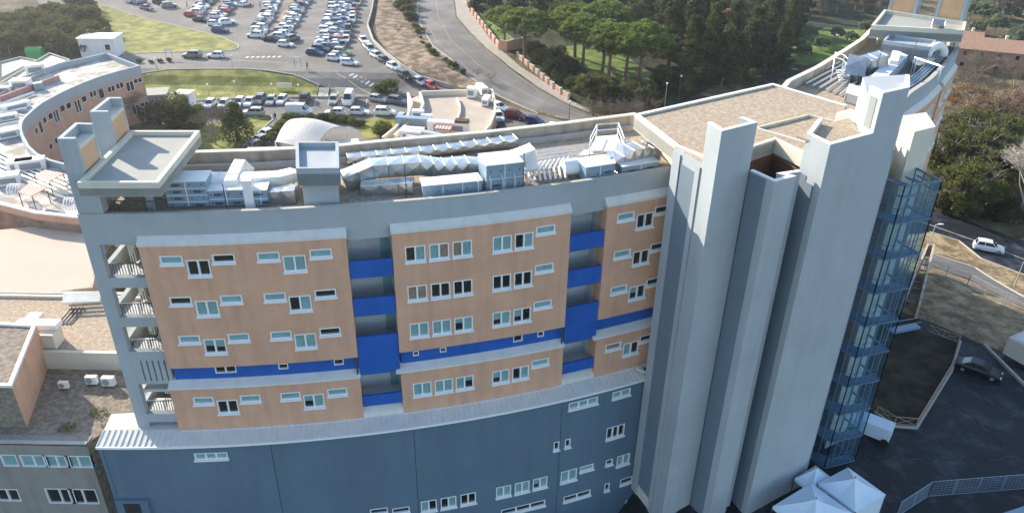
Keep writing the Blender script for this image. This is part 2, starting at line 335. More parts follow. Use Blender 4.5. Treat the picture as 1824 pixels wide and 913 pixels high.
# ------------------------------------------------------------------ main building
CX, CY, RR = -31.144, 146.043, 101.06
def arc(u, dr): a = radians(u); return (CX+(RR+dr)*sin(a), CY-(RR+dr)*cos(a))
def PA(x, y, z):
    p = P(x, y, z); return (math.degrees(atan2(p[0]-CX, CY-p[1])), hypot(p[0]-CX, p[1]-CY)-RR)
DEG = 1.7638
def line_fn(p0, p1):
    a = Vector(p0); d = (Vector(p1)-a).normalized(); nrm = Vector((d.y, -d.x))
    return lambda u, dr: (a.x+d.x*u+nrm.x*dr, a.y+d.y*u+nrm.y*dr)
def poly_fn(pts):
    L_ = [0]
    for a, b_ in zip(pts, pts[1:]): L_.append(L_[-1]+hypot(b_[0]-a[0], b_[1]-a[1]))
    def fn(u, dr):
        k = 0
        while k < len(pts)-2 and u > L_[k+1]: k += 1
        t = (u-L_[k])/(L_[k+1]-L_[k]); a, b_ = Vector(pts[k]), Vector(pts[k+1]); p = a.lerp(b_, t); d = (b_-a).normalized()
        def nn(i):
            i = max(0, min(len(pts)-2, i)); dd = (Vector(pts[i+1])-Vector(pts[i])).normalized(); return Vector((dd.y, -dd.x))
        tt = max(0, min(1, t)); nr = ((nn(k-1)+nn(k)).normalized()*(1-tt)+(nn(k)+nn(k+1)).normalized()*tt).normalized()
        return (p.x+nr.x*dr, p.y+nr.y*dr)
    return fn, L_
def abox(mb, fn, u0, u1, d0, d1, z0, z1, step=1e9):
    n_ = max(1, int(math.ceil((u1-u0)/step)))
    for k in range(n_):
        a, b_ = u0+(u1-u0)*k/n_, u0+(u1-u0)*(k+1)/n_
        q = [fn(a, d1), fn(b_, d1), fn(b_, d0), fn(a, d0)]
        mb.hexa([(*p, z0) for p in q]+[(*p, z1) for p in q])
def wedge(mb, fn, u0, u1, dback, dfront, zlo, zback, zfront, step):    # top slopes from back to front
    n_ = max(1, int(math.ceil((u1-u0)/step)))
    for k in range(n_):
        a, b_ = u0+(u1-u0)*k/n_, u0+(u1-u0)*(k+1)/n_
        A, B, C_, D = fn(a, dfront), fn(b_, dfront), fn(b_, dback), fn(a, dback)
        mb.hexa([(*A, zlo), (*B, zlo), (*C_, zlo), (*D, zlo), (*A, zfront), (*B, zfront), (*C_, zback), (*D, zback)])
def hwall(mb, fn, u0, u1, z0, z1, holes, dr, depth=.25, step=1e9, thick=0.):
    us = sorted(set([u0, u1]+[h[0] for h in holes]+[h[1] for h in holes])); zs = sorted(set([z0, z1]+[h[2] for h in holes]+[h[3] for h in holes]))
    n_ = int((u1-u0)/step) if step < 1e8 else 0
    for k in range(1, n_+1):
        x = u0+(u1-u0)*k/(n_+1)
        if all(abs(x-q) > .02 for q in us): us.append(x)
    us.sort()
    def ins(u, z): return any(h[0] < u < h[1] and h[2] < z < h[3] for h in holes)
    for a, b_ in zip(us, us[1:]):
        for c, d in zip(zs, zs[1:]):
            if not ins((a+b_)/2, (c+d)/2): mb.face([(*fn(a, dr), c), (*fn(b_, dr), c), (*fn(b_, dr), d), (*fn(a, dr), d)])
    for h in holes:
        a, b_, c, d = h[:4]
        for (p, q, e, g_) in (((a),(a),c,d),((b_),(b_),d,c)):
            mb.face([(*fn(p, dr), e), (*fn(p, dr), g_), (*fn(p, dr-depth), g_), (*fn(p, dr-depth), e)])
        mb.face([(*fn(a, dr), c), (*fn(a, dr-depth), c), (*fn(b_, dr-depth), c), (*fn(b_, dr), c)])
        mb.face([(*fn(a, dr), d), (*fn(b_, dr), d), (*fn(b_, dr-depth), d), (*fn(a, dr-depth), d)])
    if thick:
        for (p, r_) in ((u0, 1), (u1, -1)): mb.face([(*fn(p, dr), z0), (*fn(p, dr), z1), (*fn(p, dr-thick), z1), (*fn(p, dr-thick), z0)][::-1 if r_ > 0 else 1])
        for a, b_ in zip(us, us[1:]):
            mb.face([(*fn(a, dr), z1), (*fn(b_, dr), z1), (*fn(b_, dr-thick), z1), (*fn(a, dr-thick), z1)])
            mb.face([(*fn(a, dr), z0), (*fn(a, dr-thick), z0), (*fn(b_, dr-thick), z0), (*fn(b_, dr), z0)])
def window(fn, k, u, z, wd, h, st, dr, parent, bar=.075, sill=True):
    """k = u-units per metre; st = one letter per leaf (b blind, d dark, h half, c curtain)"""
    hw = wd/2*k; f_ = MB(); t = bar*k
    abox(f_, fn, u-hw, u-hw+t, dr-.2, dr+.035, z-h/2, z+h/2); abox(f_, fn, u+hw-t, u+hw, dr-.2, dr+.035, z-h/2, z+h/2)
    abox(f_, fn, u-hw+t, u+hw-t, dr-.2, dr+.035, z+h/2-bar, z+h/2); abox(f_, fn, u-hw+t, u+hw-t, dr-.2, dr+.035, z-h/2, z-h/2+bar)
    n_ = len(st); lw = (2*hw-2*t)/n_
    for i in range(1, n_): x = u-hw+t+lw*i; abox(f_, fn, x-t*.75, x+t*.75, dr-.2, dr+.02, z-h/2+bar, z+h/2-bar)
    if sill: abox(f_, fn, u-hw-.07*k, u+hw+.07*k, dr-.04, dr+.17, z-h/2-.13, z-h/2-.003)
    fo = f_.build('window', M['frame'], parent)
    p = MB(); dd = dr-.13; z0, z1 = z-h/2+bar, z+h/2-bar
    for i, s in enumerate(st):
        a, b_ = u-hw+t+lw*i, u-hw+t+lw*(i+1)
        def q(za, zb, m_): p.m = m_; p.face([(*fn(a, dd), za), (*fn(b_, dd), za), (*fn(b_, dd), zb), (*fn(a, dd), zb)])
        if s == 'h': zm = z0+(z1-z0)*random.choice((.35,.45,.55)); q(z0, zm, 1); q(zm, z1, 0)
        else: q(z0, z1, {'b':0,'d':1,'c':2}[s])
    p.build('pane', [M['glassb'], M['glassd'], M['glassc']], fo)
    return (u-hw, u+hw, z-h/2, z+h/2)
hosp = thing('hospital_building', (0, 55, 0), 'large curved grey and orange hospital block with cobalt blue loggias and tall grey towers', 'building')
ku = 1/DEG
SW, SH = 1.45, .62; CW, CH = 1.5, 1.22; PW = 1.4
def states():
    return random.choice(['bb','bb','db','bd','dd','hh','hb','dd'])
upper = [
 (3.70, 11.30, [(4.80,'s'),(5.74,'c'),(6.71,'s'),(8.36,'s'),(9.29,'c'),(10.30,'s')]),
 (13.03, 20.42, [(13.91,'c'),(14.86,'c'),(15.79,'c'),(17.45,'c'),(18.38,'c'),(19.31,'s')]),
 (22.07, 25.5, [(23.0,'s'),(23.98,'c'),(24.85,'s')])]
rows = [26.12, 22.90, 19.68]; row4 = 14.14
ST = {(0,0):['b','dd','d','b','bb','b'],(0,1):['d','bb','b','b','db','d'],(0,2):['b','hh','b','b','bb','d'],
      (1,0):['db','bc','cb','bb','db','b'],(1,1):['cc','dd','dd','dd','dd','b'],(1,2):['bb','bb','hb','hb','hd','b'],
      (2,0):['b','dd','d'],(2,1):['b','dd','d'],(2,2):['b','hd','d'],
      (0,3):['b','dd','b','b','hb','b'],(1,3):['bb','bb','bh','hb','db','b'],(2,3):['c','bd','d']}
for pi_, (u0, u1, ws) in enumerate(upper):
    holes = []; holes4 = []
    for ri, rz_ in enumerate(rows+[row4]):
        for wi, (u, k) in enumerate(ws):
            st = ST[(pi_, ri)][wi]
            if k == 's': hh = window(arc, ku, u, rz_+.66, SW, SH, st, .4, hosp)
            else: hh = window(arc, ku, u, rz_, CW if pi_ != 1 else PW, CH, st, .4, hosp)
            (holes4 if ri == 3 else holes).append(hh)
    mb = MB(); hwall(mb, arc, u0, u1, 17.8, 27.82, holes, .4, .2, .9, 1.2); mb.build('orange_wall', M['orange'], hosp)
    mb = MB(); hwall(mb, arc, u0-(.18 if pi_ == 0 else 0), u1, 12.0, 15.92, holes4, .4, .2, .9, 1.2); mb.build('orange_wall', M['orange'], hosp)
    mb = MB(); wedge(mb, arc, u0-.03, u1+.03, -.02, .48, 27.823, 28.42, 28.02, .9); mb.build('flashing', M['cap'], hosp)
    mb = MB(); wedge(mb, arc, u0-.2, u1+.03, -.25, .52, 15.923, 16.5, 16.1, .9); mb.build('ledge', M['cap'], hosp)
    vents = {0:[(5.86,2,1.5,.62),(8.2,1,.7,.5),(10.48,1,.7,.55)],1:[(13.74,1,.45,.42),(14.92,1,.5,.42),(18.31,1,.75,.65),(19.39,1,.55,.5)],2:[]}[pi_]
    vh = [window(arc, ku, u, 17.2, wd, h, 'd'*n_, -.1, hosp, .06, False) for (u, n_, wd, h) in vents]
    mb = MB(); hwall(mb, arc, u0+.06, u1-(.0), 16.3, 17.8, vh, -.1, .2, .9, .4); mb.build('blue_band', M['blue'], hosp)
    mb = MB(); abox(mb, arc, u0-.05, u1+.03, .2, .52, 11.72, 12.0, .9); mb.build('white_base_flashing', M['white'], hosp)
    if pi_ < 2:
        mb = MB(); mb.tube([(*arc(u1-.08, .3), 15.9), (*arc(u1-.08, .3), 17.75)], .07); mb.build('downpipe', M['steel'], hosp)
# loggias
for li, (a, b_) in enumerate([(11.30, 13.03), (20.42, 22.07)]):
    for (z0, z1) in ((24.47, 25.87), (21.3, 22.8), (16.03, 19.5), (13.0, 14.0)):
        mb = MB(); abox(mb, arc, a+.015, b_-.015, .12, .30, z0, z1, .9); mb.build('loggia_balustrade', M['blue'], hosp)
    for z in (24.47, 21.3, 17.9, 16.03, 13.0): mb = MB(); abox(mb, arc, a+.01, b_-.01, -1.9, .115, z, z+.16, .9); mb.build('loggia_floor', M['loggia'], hosp)
    mb = MB(); abox(mb, arc, a, b_, -2.1, -1.9, 11.8, 28.3, .9)
    abox(mb, arc, a-.05, a, -1.9, -.82, 11.8, 28.3); abox(mb, arc, b_, b_+.05, -1.9, -.82, 11.8, 28.3); mb.build('loggia_wall', M['loggia'], hosp)
    for z in (25.9, 22.85, 19.55, 14.1):
        uu = a+.32
        if li == 1: uu = a+.95
        window(arc, ku, uu, z+1.0, .65, 1.15, random.choice('bd'), -1.87, hosp, .06, False)
        if li == 0:
            mb = MB(); abox(mb, arc, b_-.42, b_-.05, -1.9, -1.82, z-1.1, z+1.6); mb.build('door', M['glassb'], hosp)
    mb = MB(); wedge(mb, arc, a, b_, -.3, .45, 12.0, 12.95, 12.4, .9); mb.build('loggia_base_roof', M['cap'], hosp)
# fascia
mb = MB(); abox(mb, arc, 1.9, 25.3, -.32, 0, 28.25, 30.0, .8); abox(mb, arc, 3.6, 25.3, -.32, -.02, 27.4, 28.25, .8); mb.build('fascia', M['plaster'], hosp)
mb = MB(); abox(mb, arc, 1.88, 25.3, -.28, .03, 30.0, 30.05, .8); mb.build('parapet_coping', M['kerb'], hosp)
# left end stair loggia : pier, beams, stairs
LS = [arc(1.9, 0), (-28.4, 56.5)]
mb = MB(); abox(mb, arc, 1.9, 2.2, -.5, 0, 12.0, 28.25)                       # left pier face
abox(mb, arc, 2.2, 3.68, -.45, 0, 27.75, 28.25)
for z0, z1 in ((24.42, 25.22), (21.2, 22.0), (18.35, 19.05), (12.5, 13.3)): abox(mb, arc, 2.0, 3.66, -.4, .02, z0, z1)
mb.build('stair_pier', M['plaster'], hosp)
mb = MB(); hwall(mb, arc, 2.2, 3.66, 16.1, 18.35, [(2.52+i*.235, 2.58+i*.235, 16.4, 18.25) for i in range(5)], -.02, .3, 1e9, .3); mb.build('slotted_panel', M['plaster'], hosp)
mb = MB()
for zf in (25.0, 21.8, 18.7, 15.3, 13.0): abox(mb, arc, 2.05, 3.72, -2.2, -.41, zf-.25, zf); abox(mb, arc, 2.05, 3.72, -7, -4.9, zf+1.3, zf+1.5)
abox(mb, arc, 1.95, 3.6, -10.5, -10.3, 12, 30); abox(mb, arc, 3.72, 3.85, -9.5, -.6, 12, 28.2); mb.build('stair_landing', M['loggia'], hosp)
for zf in (25.0, 21.8, 18.7, 13.1):
    mb = MB()
    for i in range(9): abox(mb, arc, 2.85, 3.68, -2.5-i*.3, -2.2-i*.3, zf-.1+i*.17, zf+.08+i*.17)
    mb.build('stair_flight', M['kerb'], hosp)
    mb = MB(); u0_, u1_ = 2.22, 3.66
    for i in range(14): p = arc(u0_+(u1_-u0_)*i/13, -.5); mb.box((p[0], p[1], zf+.5), (.04,.04,1.0))
    abox(mb, arc, u0_, u1_, -.53, -.47, zf+1.0, zf+1.06)
    for i in range(6): p = arc(2.9, -.6-i*.35); mb.box((p[0], p[1], zf+.5+i*.1), (.04,.04,1.0))
    mb.build('stair_railing', M['steel'], hosp)
    mb = MB(); abox(mb, arc, 2.45, 2.75, -3.4, -2.6, zf, zf+2.9); mb.build('stair_column', M['cream'], hosp)
# side wall on the left, rear walls
rearL = [(-28.2, 54.2), (-24.3, 54.7), (-19, 55.4), (-13.7, 56.5), (-8.7, 58.2), (-2.5, 60.0), (3.9, 62.4), (10.4, 65.1)]
rearR = [(22.9, 68.6), (26.6, 75.5), (31.1, 80.6), (36.4, 87.5), (40.3, 92.7), (44.8, 99.9)]
fr = [(28.6, 57.5), (31.2, 62.5), (34.5, 68.3), (37.9, 73.2), (41.8, 77.6), (46.5, 83.9), (51.3, 91.0)]
pl = arc(1.9, 0)
pm_, pe_ = (pl[0]-.05, pl[1]+1.0), (-28.0, 50.6)
mb = MB(); mb.strip([pe_, (-28.2, 54.2)], -6, 30.0, .35); mb.strip([pl, pe_], -6, 13.3, .35); mb.strip([pl, pe_], 28.0, 30.0, .35)
for z0, z1 in ((24.42, 25.4), (21.2, 22.2), (15.9, 19.2)): mb.strip([pl, pe_], z0, z1, .35)
mb.strip([pl, pm_], 13.3, 28.0, .35); mb.build('side_wall', M['plaster'], hosp)
mb = MB(); mb.strip(rearL[::-1], 0, 27.2, .3); mb.strip(rearR[::-1], 0, 27.2, .3); mb.build('rear_wall', M['orange2'], hosp)
mb = MB(); mb.strip(rearL[::-1], 27.2, 30.5, .35); mb.build('rear_parapet', M['concrete'], hosp)
mb = MB(); mb.strip(rearR[::-1], 27.2, 30.5, .35); mb.build('rear_parapet', M['concrete'], hosp)
mb = MB(); mb.strip([(p[0], p[1]+.04) for p in rearL[::-1]], 30.5, 30.6, .5); mb.build('parapet_coping', M['cream'], hosp)
mb = MB(); mb.strip([(p[0], p[1]+.04) for p in rearR[::-1]], 30.5, 30.6, .5); mb.build('parapet_coping', M['cream'], hosp)
mb = MB(); mb.strip([(p[0], p[1]-1.0) for p in rearL[::-1]], 29.5, 29.9, .35); mb.build('roof_upstand', M['kerb'], hosp)
DZ = 29.5
deckL = [arc(1.95+i*1.0, -.32) for i in range(24)]+[(12.0, 56.5), (10.4, 64.8)]+[(p[0], p[1]-.3) for p in rearL[::-1]]
mb = MB(); mb.prism(deckL, 27.6, DZ); mb.build('roof_deck', M['gravel'], hosp)
mb = MB(); mb.prism([(fr[0][0]-1,fr[0][1])]+[(p[0]-.3, p[1]+.2) for p in fr[1:]]+[(p[0]+.2, p[1]-.2) for p in rearR[::-1]]+[(22.9,66.5)], 27.6, DZ); mb.build('roof_deck', M['gravel'], hosp)
# grey blue lower block with metal roof
DL = 1.6
lowwin = [(376,811,2.4,.62,'bbb'),(1039,717,2.6,.7,'bbb'),(1107,699,1.7,.7,'bb'),(991,793,.5,.9,'d'),(1011,788,.5,.9,'d'),(1096,768,1.75,1.3,'ddd'),
 (1085,822,.7,.6,'d'),(1110,817,1.3,1.2,'bb'),(1013,846,1.5,1.3,'bb'),(1045,832,1.3,.6,'b'),(1081,865,.5,.9,'d'),(1116,853,1.3,.7,'d'),(930,865,1.3,1.2,'bb'),(897,874,1.3,1.2,'bb'),(962,858,1.3,1.2,'hb'),
 (764,901,1.3,1.2,'bd'),(799,895,1.3,1.2,'db'),(834,887,1.3,1.2,'dd'),(1028,880,2.6,.65,'dd'),(932,903,4.0,.65,'ddd'),(714,905,1.4,.6,'d'),(675,909,1.4,.6,'d'),(1119,897,.7,1.2,'d')]
def cylhit(x, y, dr):
    d = ray(x, y); a = d.x*d.x+d.y*d.y; b_ = -2*(CX*d.x+CY*d.y); c = CX*CX+CY*CY-(RR+dr)**2; t = (-b_-sqrt(b_*b_-4*a*c))/(2*a)
    return math.degrees(atan2(d.x*t-CX, CY-d.y*t)), CAMH+d.z*t
ZR = [10.62, 6.62, 6.45, 2.75, -.05, -3.6]
holes = []
for (x, y, wd, h, st) in lowwin:
    u, z = cylhit(x, y, DL); z = min(ZR, key=lambda q: abs(q-z)) if abs(min(ZR, key=lambda q: abs(q-z))-z) < .16 else z
    holes.append(window(arc, ku, u, z, wd, h, st, DL, hosp))
mb = MB(); hwall(mb, arc, .3, 25.0, -7, 11.55, holes, DL, .2, .9, 1.5); mb.build('lower_wall', M['bluegrey'], hosp)
for x, y in ((481,788),(737,765),(1002,712)):
    mb = MB(); u, z = cylhit(x, y, DL); abox(mb, arc, u-.012, u+.012, DL-.02, DL+.008, -7, 11.5); mb.build('expansion_joint', M['dark'], hosp)
mb = MB(); n_ = 100
for k in range(n_):
    a, b_ = .3+24.4*k/n_, .3+24.4*(k+1)/n_
    A, B, C_, D = arc(a, DL+.12), arc(b_, DL+.12), arc(b_, .3), arc(a, .3)
    zb = 12.02
    mb.hexa([(*A,11.5),(*B,11.5),(*C_,11.5),(*D,11.5),(*A,11.62),(*B,11.62),(*C_,zb),(*D,zb)])
    r_ = arc(a+.03, DL+.12), arc(a+.03, .3)
    mb.hexa([(*A,11.55),(*r_[0],11.55),(*r_[1],11.9),(*D,11.9),(*A,11.68),(*r_[0],11.68),(*r_[1],zb+.06),(*D,zb+.06)])
mb.build('metal_roof', M['cap'], hosp)
mb = MB(); abox(mb, arc, .3, 24.75, DL+.12, DL+.24, 11.45, 11.64, .9); mb.build('gutter', M['white'], hosp)
A_ = arc(.3, DL); mb = MB(); mb.strip([(-28.6, 52.0), A_], -7, 11.5, .3); mb.build('lower_side_wall', M['bluegrey'], hosp)
mb = MB(); mb.prism([arc(.32, .3), arc(3.6, .3), arc(3.6, -2.0), (-30.8, 46.4)], 11.2, 12.02); mb.build('metal_roof', M['cap'], hosp)
# basement door hood
u, z = cylhit(240, 900, DL); mb = MB(); abox(mb, arc, u-.7, u+.7, DL, DL+.35, z-3, z+.9); mb.build('door_hood', M['bluegrey'], hosp)
mb = MB(); abox(mb, arc, u-.35, u+.35, DL+.35, DL+.37, z-3, z+.6); mb.build('door', M['dark'], hosp)
# left stair roof with two U-shaped piers
SR = [P(137,325,32.8), P(282,325,32.8), P(356,232,32.8), P(232,232,32.8)]
mb = MB(); mb.prism(SR, 31.87, 32.40); mb.build('stair_roof_slab', M['plaster'], hosp)
mb = MB(); mb.strip(SR, 31.85, 32.8, .28, True); mb.build('roof_rim', M['cream'], hosp)
mb = MB(); inn = [(SR[0][0]+.3, SR[0][1]+.3), (SR[1][0]-.35, SR[1][1]+.3), (SR[2][0]-.35, SR[2][1]-.3), (SR[3][0]+.3, SR[3][1]-.3)]; mb.prism(inn, 32.4, 32.5); mb.build('roof_felt', M['felt'], hosp)
def upier(pa, pb, pc, pd, z0, z1, zpan):
    """pa front-left, pb front-right, pc rear-right, pd rear-left; open towards the right with an orange infill"""
    mb = MB(); t = .28
    mb.strip([pb, pa, pd, pc][::-1], z0, z1, t)
    o1 = mb.build('roof_pier', M['plaster'], hosp)
    a, c = Vector(pb), Vector(pc); d = (c-a).normalized(); nr = Vector((d.y, -d.x))
    q = [a+d*t, c-d*t]; mb = MB()
    mb.prism([tuple(q[0]-nr*.2), tuple(q[0]-nr*.05), tuple(q[1]-nr*.05), tuple(q[1]-nr*.2)], z0, zpan); mb.build('orange_infill', M['orangep'], hosp)
    mb = MB(); mb.prism([tuple(q[0]-nr*.75), tuple(q[0]+nr*.02), tuple(q[1]+nr*.02), tuple(q[1]-nr*.75)], zpan+.003, zpan+.25); mb.build('infill_coping', M['cream'], hosp)
    mb = MB(); mb.prism([pa, pb, pc, pd], z0, z1-.9); mb.build('pier_core', M['felt'], hosp) if False else None
    mb = MB(); cc = [Vector(p) for p in (pa, pb, pc, pd)]; ce = sum(cc, Vector((0,0)))/4; mb.prism([tuple(ce+(v-ce)*.86) for v in cc], z0, z1-.75); mb.build('pier_roof', M['felt'], hosp)
# outer line of the piers stands on the wall line x=-27.8.. ; heights from the photo
for k, (q0, q1, q2, q3) in enumerate((((101,247),(133,247),(166,219),(134,218)), ((159,199),(191,199),(217,173),(192,173)))):
    zt2 = 35.1
    upier(P(*q0, zt2), P(*q1, zt2), P(*q2, zt2), P(*q3, zt2), 27.0 if k == 0 else 31.9, zt2, zt2-.85)
mb = MB(); mb.box((pl[0]+.7, pl[1]+.35, 31.2), (1.4,.7,2.2)); mb.box((pl[0]+.4, pl[1]+4.5, 31.0), (.4, 8.8, 1.9)); mb.build('stair_roof_wall', M['plaster'], hosp)
mb = MB(); c_ = P(262,382,DZ); mb.box((c_[0]+.2, c_[1]+.4, 30.2), (.35,.35,3.3)); mb.build('stair_roof_column', M['plaster'], hosp); mb = MB(); mb.box((c_[0]-.3, c_[1]+6.3, 30.2), (.35,.35,3.3)); mb.build('stair_roof_column', M['plaster'], hosp)
mb = MB(); mb.box((c_[0]-2.4, c_[1]+2.8, 29.9), (.9,.3,3.2)); mb.build('stair_column', M['cream'], hosp)
mb = MB()
for i in range(26): mb.box((pl[0]+1.5+i*.15, pl[1]+.75, 30.1), (.03,.03,1.1))
mb.box((pl[0]+3.4, pl[1]+.75, 30.65), (3.9,.05,.06))
for i in range(16): mb.box((c_[0]-.3, c_[1]+.6+i*.3, 30.0), (.03,.03,1.1))
mb.build('stair_railing', M['steel'], hosp)
# lift shaft box on the roof
def shaft(pc4, ztop, rim, inset, wallm, name='roof_shaft'):
    mb = MB(); mb.prism(pc4, ztop-rim, ztop-.4); mb.build(name+'_slab', wallm, hosp)
    mb = MB(); mb.strip(pc4, ztop-rim, ztop, .22, True); mb.build('roof_rim', wallm, hosp)
    ce = sum((Vector(p) for p in pc4), Vector((0,0)))/4; mb = MB(); q = [tuple(ce+(Vector(p)-ce)*(1-inset)) for p in pc4]; mb.prism(q, DZ-.1, ztop-rim-.002); mb.build(name, wallm, hosp)
shaft([P(527,300,32.6), P(604,299,32.6), P(603,252,32.6), P(526,252,32.6)], 32.6, 1.25, .16, M['plaster'])
# machine room block and towers
ZT1 = 35.4
T1B, T1A, T1C, T1D = (13.32,47.74), (12.76,49.4), (16.1,49.55), (15.35,50.6)
w0 = P(1202,261,32.5); w1 = P(1251,281,32.5); m1 = P(1130,205,32.5); m2 = P(1376,150,32.5); m3 = P(1509,189,32.5)
ca_, cb_ = P(1345,262,32.4), P(1381,250,32.4)
core = [w0, T1A, T1D, ca_, cb_, (21.0, 51.5), (25.6, 57.5), m3, m2, m1]
mb = MB(); mb.prism(core, 31.45, 32.35); mb.build('machine_room_roof', M['plaster'], hosp)
mb = MB(); mb.strip([T1D, ca_, cb_, (20.6,51.2)], 31.4, 32.5, .3); mb.strip([m3, m2, m1, w0, w1], 31.4, 32.55, .3); mb.build('roof_rim', M['cream'], hosp)
ce = Vector((18.5, 58.5)); mb = MB(); mb.prism([tuple(ce+(Vector(p)-ce)*.975) for p in core], 32.2, 32.42); mb.build('machine_room_gravel', M['gravel'], hosp)
mb = MB(); mb.prism([w0, T1A, T1D, (ca_[0]+.05, ca_[1]+.25), (cb_[0]+.05, cb_[1]+.25), (24.5,53.0), (28.4,58.2), (26.9,62.2), (22.4, 67.2), (12.1, 62.0), (12.3,55.5)], -1, 31.45); mb.build('core_wall', M['cream'], hosp)
# front-left block standing forward, T1 tower walls
mb = MB(); mb.prism([T1A, T1B, T1C, T1D], -1, ZT1-1.0); mb.build('tower', M['plaster'], hosp)
mb = MB(); mb.strip([T1D, T1C, T1B, T1A], ZT1-1.0, ZT1, -.25); mb.build('tower_parapet', M['plaster'], hosp)
def coping(pts, z, t, o=.03):
    mb = MB(); mb.strip(pts, z+.002, z+.05, t); mb.build('coping', M['white'], hosp)  # thin white strips put the sunlit look of the rim tops into colour
coping([T1D, T1C, T1B, T1A], ZT1, -.28); coping([w0, w1], 32.55, .3); coping([m3, m2, m1, w0], 32.55, .34)
ws = Vector(w0); wa = Vector(T1A); dv = (wa-ws).normalized(); nv = Vector((dv.y, -dv.x)); LW = (wa-ws).length
fnW = line_fn(w0, T1A)
mb = MB(); abox(mb, fnW, 0, .9, 0, .10, -1, 32.2); abox(mb, fnW, LW-.5, LW, 0, .10, -1, 32.2); mb.build('tower_side_strip', M['plaster'], hosp)
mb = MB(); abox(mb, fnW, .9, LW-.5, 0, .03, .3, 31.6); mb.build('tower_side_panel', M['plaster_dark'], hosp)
# downpipe left of tower
mb = MB(); q0 = arc(24.75, DL+.35); mb.tube([(*arc(24.2,1.0), 12.3), (*arc(24.75,DL+.2), 11.9), (*q0, 11.3), (*q0, -6)], .11, 8); mb.build('downpipe', M['cap'], hosp)
# T2 : hollow lower shaft
ZS = 32.0
T2 = [P(1336,304,ZS), P(1380,324,ZS), P(1418.6,314,ZS), P(1400.5,310,ZS), P(1427,306,ZS)]
T2 = [(T2[0][0], T2[0][1]), T2[1], T2[2], T2[3], T2[4]]
mb = MB(); mb.strip([T2[4], T2[3], T2[2], T2[1], T2[0]][::-1], 24, ZS, .28); coping([T2[4], T2[3], T2[2], T2[1], T2[0]][::-1], ZS, .30); mb.build('shaft_wall', M['plaster'], hosp)
mb = MB(); mb.prism([T2[0], T2[1], T2[2], T2[3], T2[4], (20.6,51.8), (16.6,51.8)], -1, 24); mb.build('shaft_base', M['plaster'], hosp)
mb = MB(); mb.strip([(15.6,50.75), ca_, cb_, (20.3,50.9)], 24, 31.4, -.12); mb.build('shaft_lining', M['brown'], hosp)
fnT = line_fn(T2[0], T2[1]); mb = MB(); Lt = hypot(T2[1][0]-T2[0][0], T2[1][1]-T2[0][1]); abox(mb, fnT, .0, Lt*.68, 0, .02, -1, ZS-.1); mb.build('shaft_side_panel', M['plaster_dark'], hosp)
# T3
F_, K_, G_ = (20.7,48.3), (24.4,50.6), (26.75,52.0)
Gb = (28.9, 57.2); Fb = (19.85, 50.4)
HB = P(1547,161,37.2); HB = (HB[0]*1.016, HB[1]*1.016)
mb = MB(); mb.prism([F_, K_, (24.6,55.2), (21.6,53.4), Fb], -1, 33.9); mb.build('tower', M['plaster'], hosp)
mb = MB(); mb.strip([(21.6,53.4), Fb, F_, K_], 33.9, 34.4, .3); mb.build('tower_parapet', M['plaster'], hosp); coping([(21.6,53.4), Fb, F_, K_], 34.4, .3)
mb = MB(); mb.prism([(20.9,48.8), (24.2,50.8), (24.3,54.6), (21.6,53.1), (19.35,50.9)], 33.9, 34.05); mb.build('tower_roof_gravel', M['gravel'], hosp)
mb = MB(); mb.prism([K_, G_, Gb, (25.4,56.4), HB], -1, 36.6); mb.build('tower', M['plaster'], hosp)
mb = MB(); mb.strip([(28.0,54.9), G_, K_, HB], 36.6, 37.2, -.25); mb.build('tower_parapet', M['plaster'], hosp); coping([(28.0,54.9), G_, K_, HB], 37.2, -.28)
fnF = line_fn(Fb, F_); LF = hypot(F_[0]-Fb[0], F_[1]-Fb[1])
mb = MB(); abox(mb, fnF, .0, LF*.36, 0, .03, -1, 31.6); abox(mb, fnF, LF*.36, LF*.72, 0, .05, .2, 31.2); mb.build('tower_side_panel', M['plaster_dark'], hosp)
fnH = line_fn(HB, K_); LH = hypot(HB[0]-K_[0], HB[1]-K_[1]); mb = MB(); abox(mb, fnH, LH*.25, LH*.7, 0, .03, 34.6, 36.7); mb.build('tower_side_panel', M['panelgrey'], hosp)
mb = MB(); mb.prism([G_, (28.3,54.7), (29.4,58.5), Gb], -1, 31.5); mb.build('tower_return', M['plaster'], hosp)
# small raised roofs and kerbs on the machine room
mb = MB(); r1 = [P(1351,229,32.5), P(1440,207,32.5)]; mb.strip(r1, 32.4, 32.62, .15); mb.strip([P(1440,207,32.5), P(1500,222,32.5)], 32.4, 32.62, .15); mb.strip([P(1348,231,32.5), P(1440,258,32.5)], 32.4, 32.62, .2); mb.build('roof_kerb', M['cream'], hosp)
q = [P(1491,196,33.4), P(1516,189,33.4), P(1552,203,33.4), P(1537,212,33.4)]
mb = MB(); mb.prism(q, 32.35, 33.2); mb.build('roof_hatch_slab', M['cream'], hosp)
q = [P(1509,226,33.6), P(1513,222,33.6), P(1556,238,33.6), P(1553,243,33.6)]; mb = MB(); mb.prism(q, 32.4, 33.3); mb.build('roof_hatch_slab', M['cream'], hosp)
# left recessed wall below machine room roof is the core; add frame
# right stair shaft block
S1, S2, S3, S4 = P(1629,235,32.3), P(1667,225.5,32.3), P(1650,200,32.3), P(1609.5,205.7,32.3)
mb = MB(); mb.prism([S1, S2, S3, S4], 0, 32.3); mb.build('stair_shaft', M['cream'], hosp)
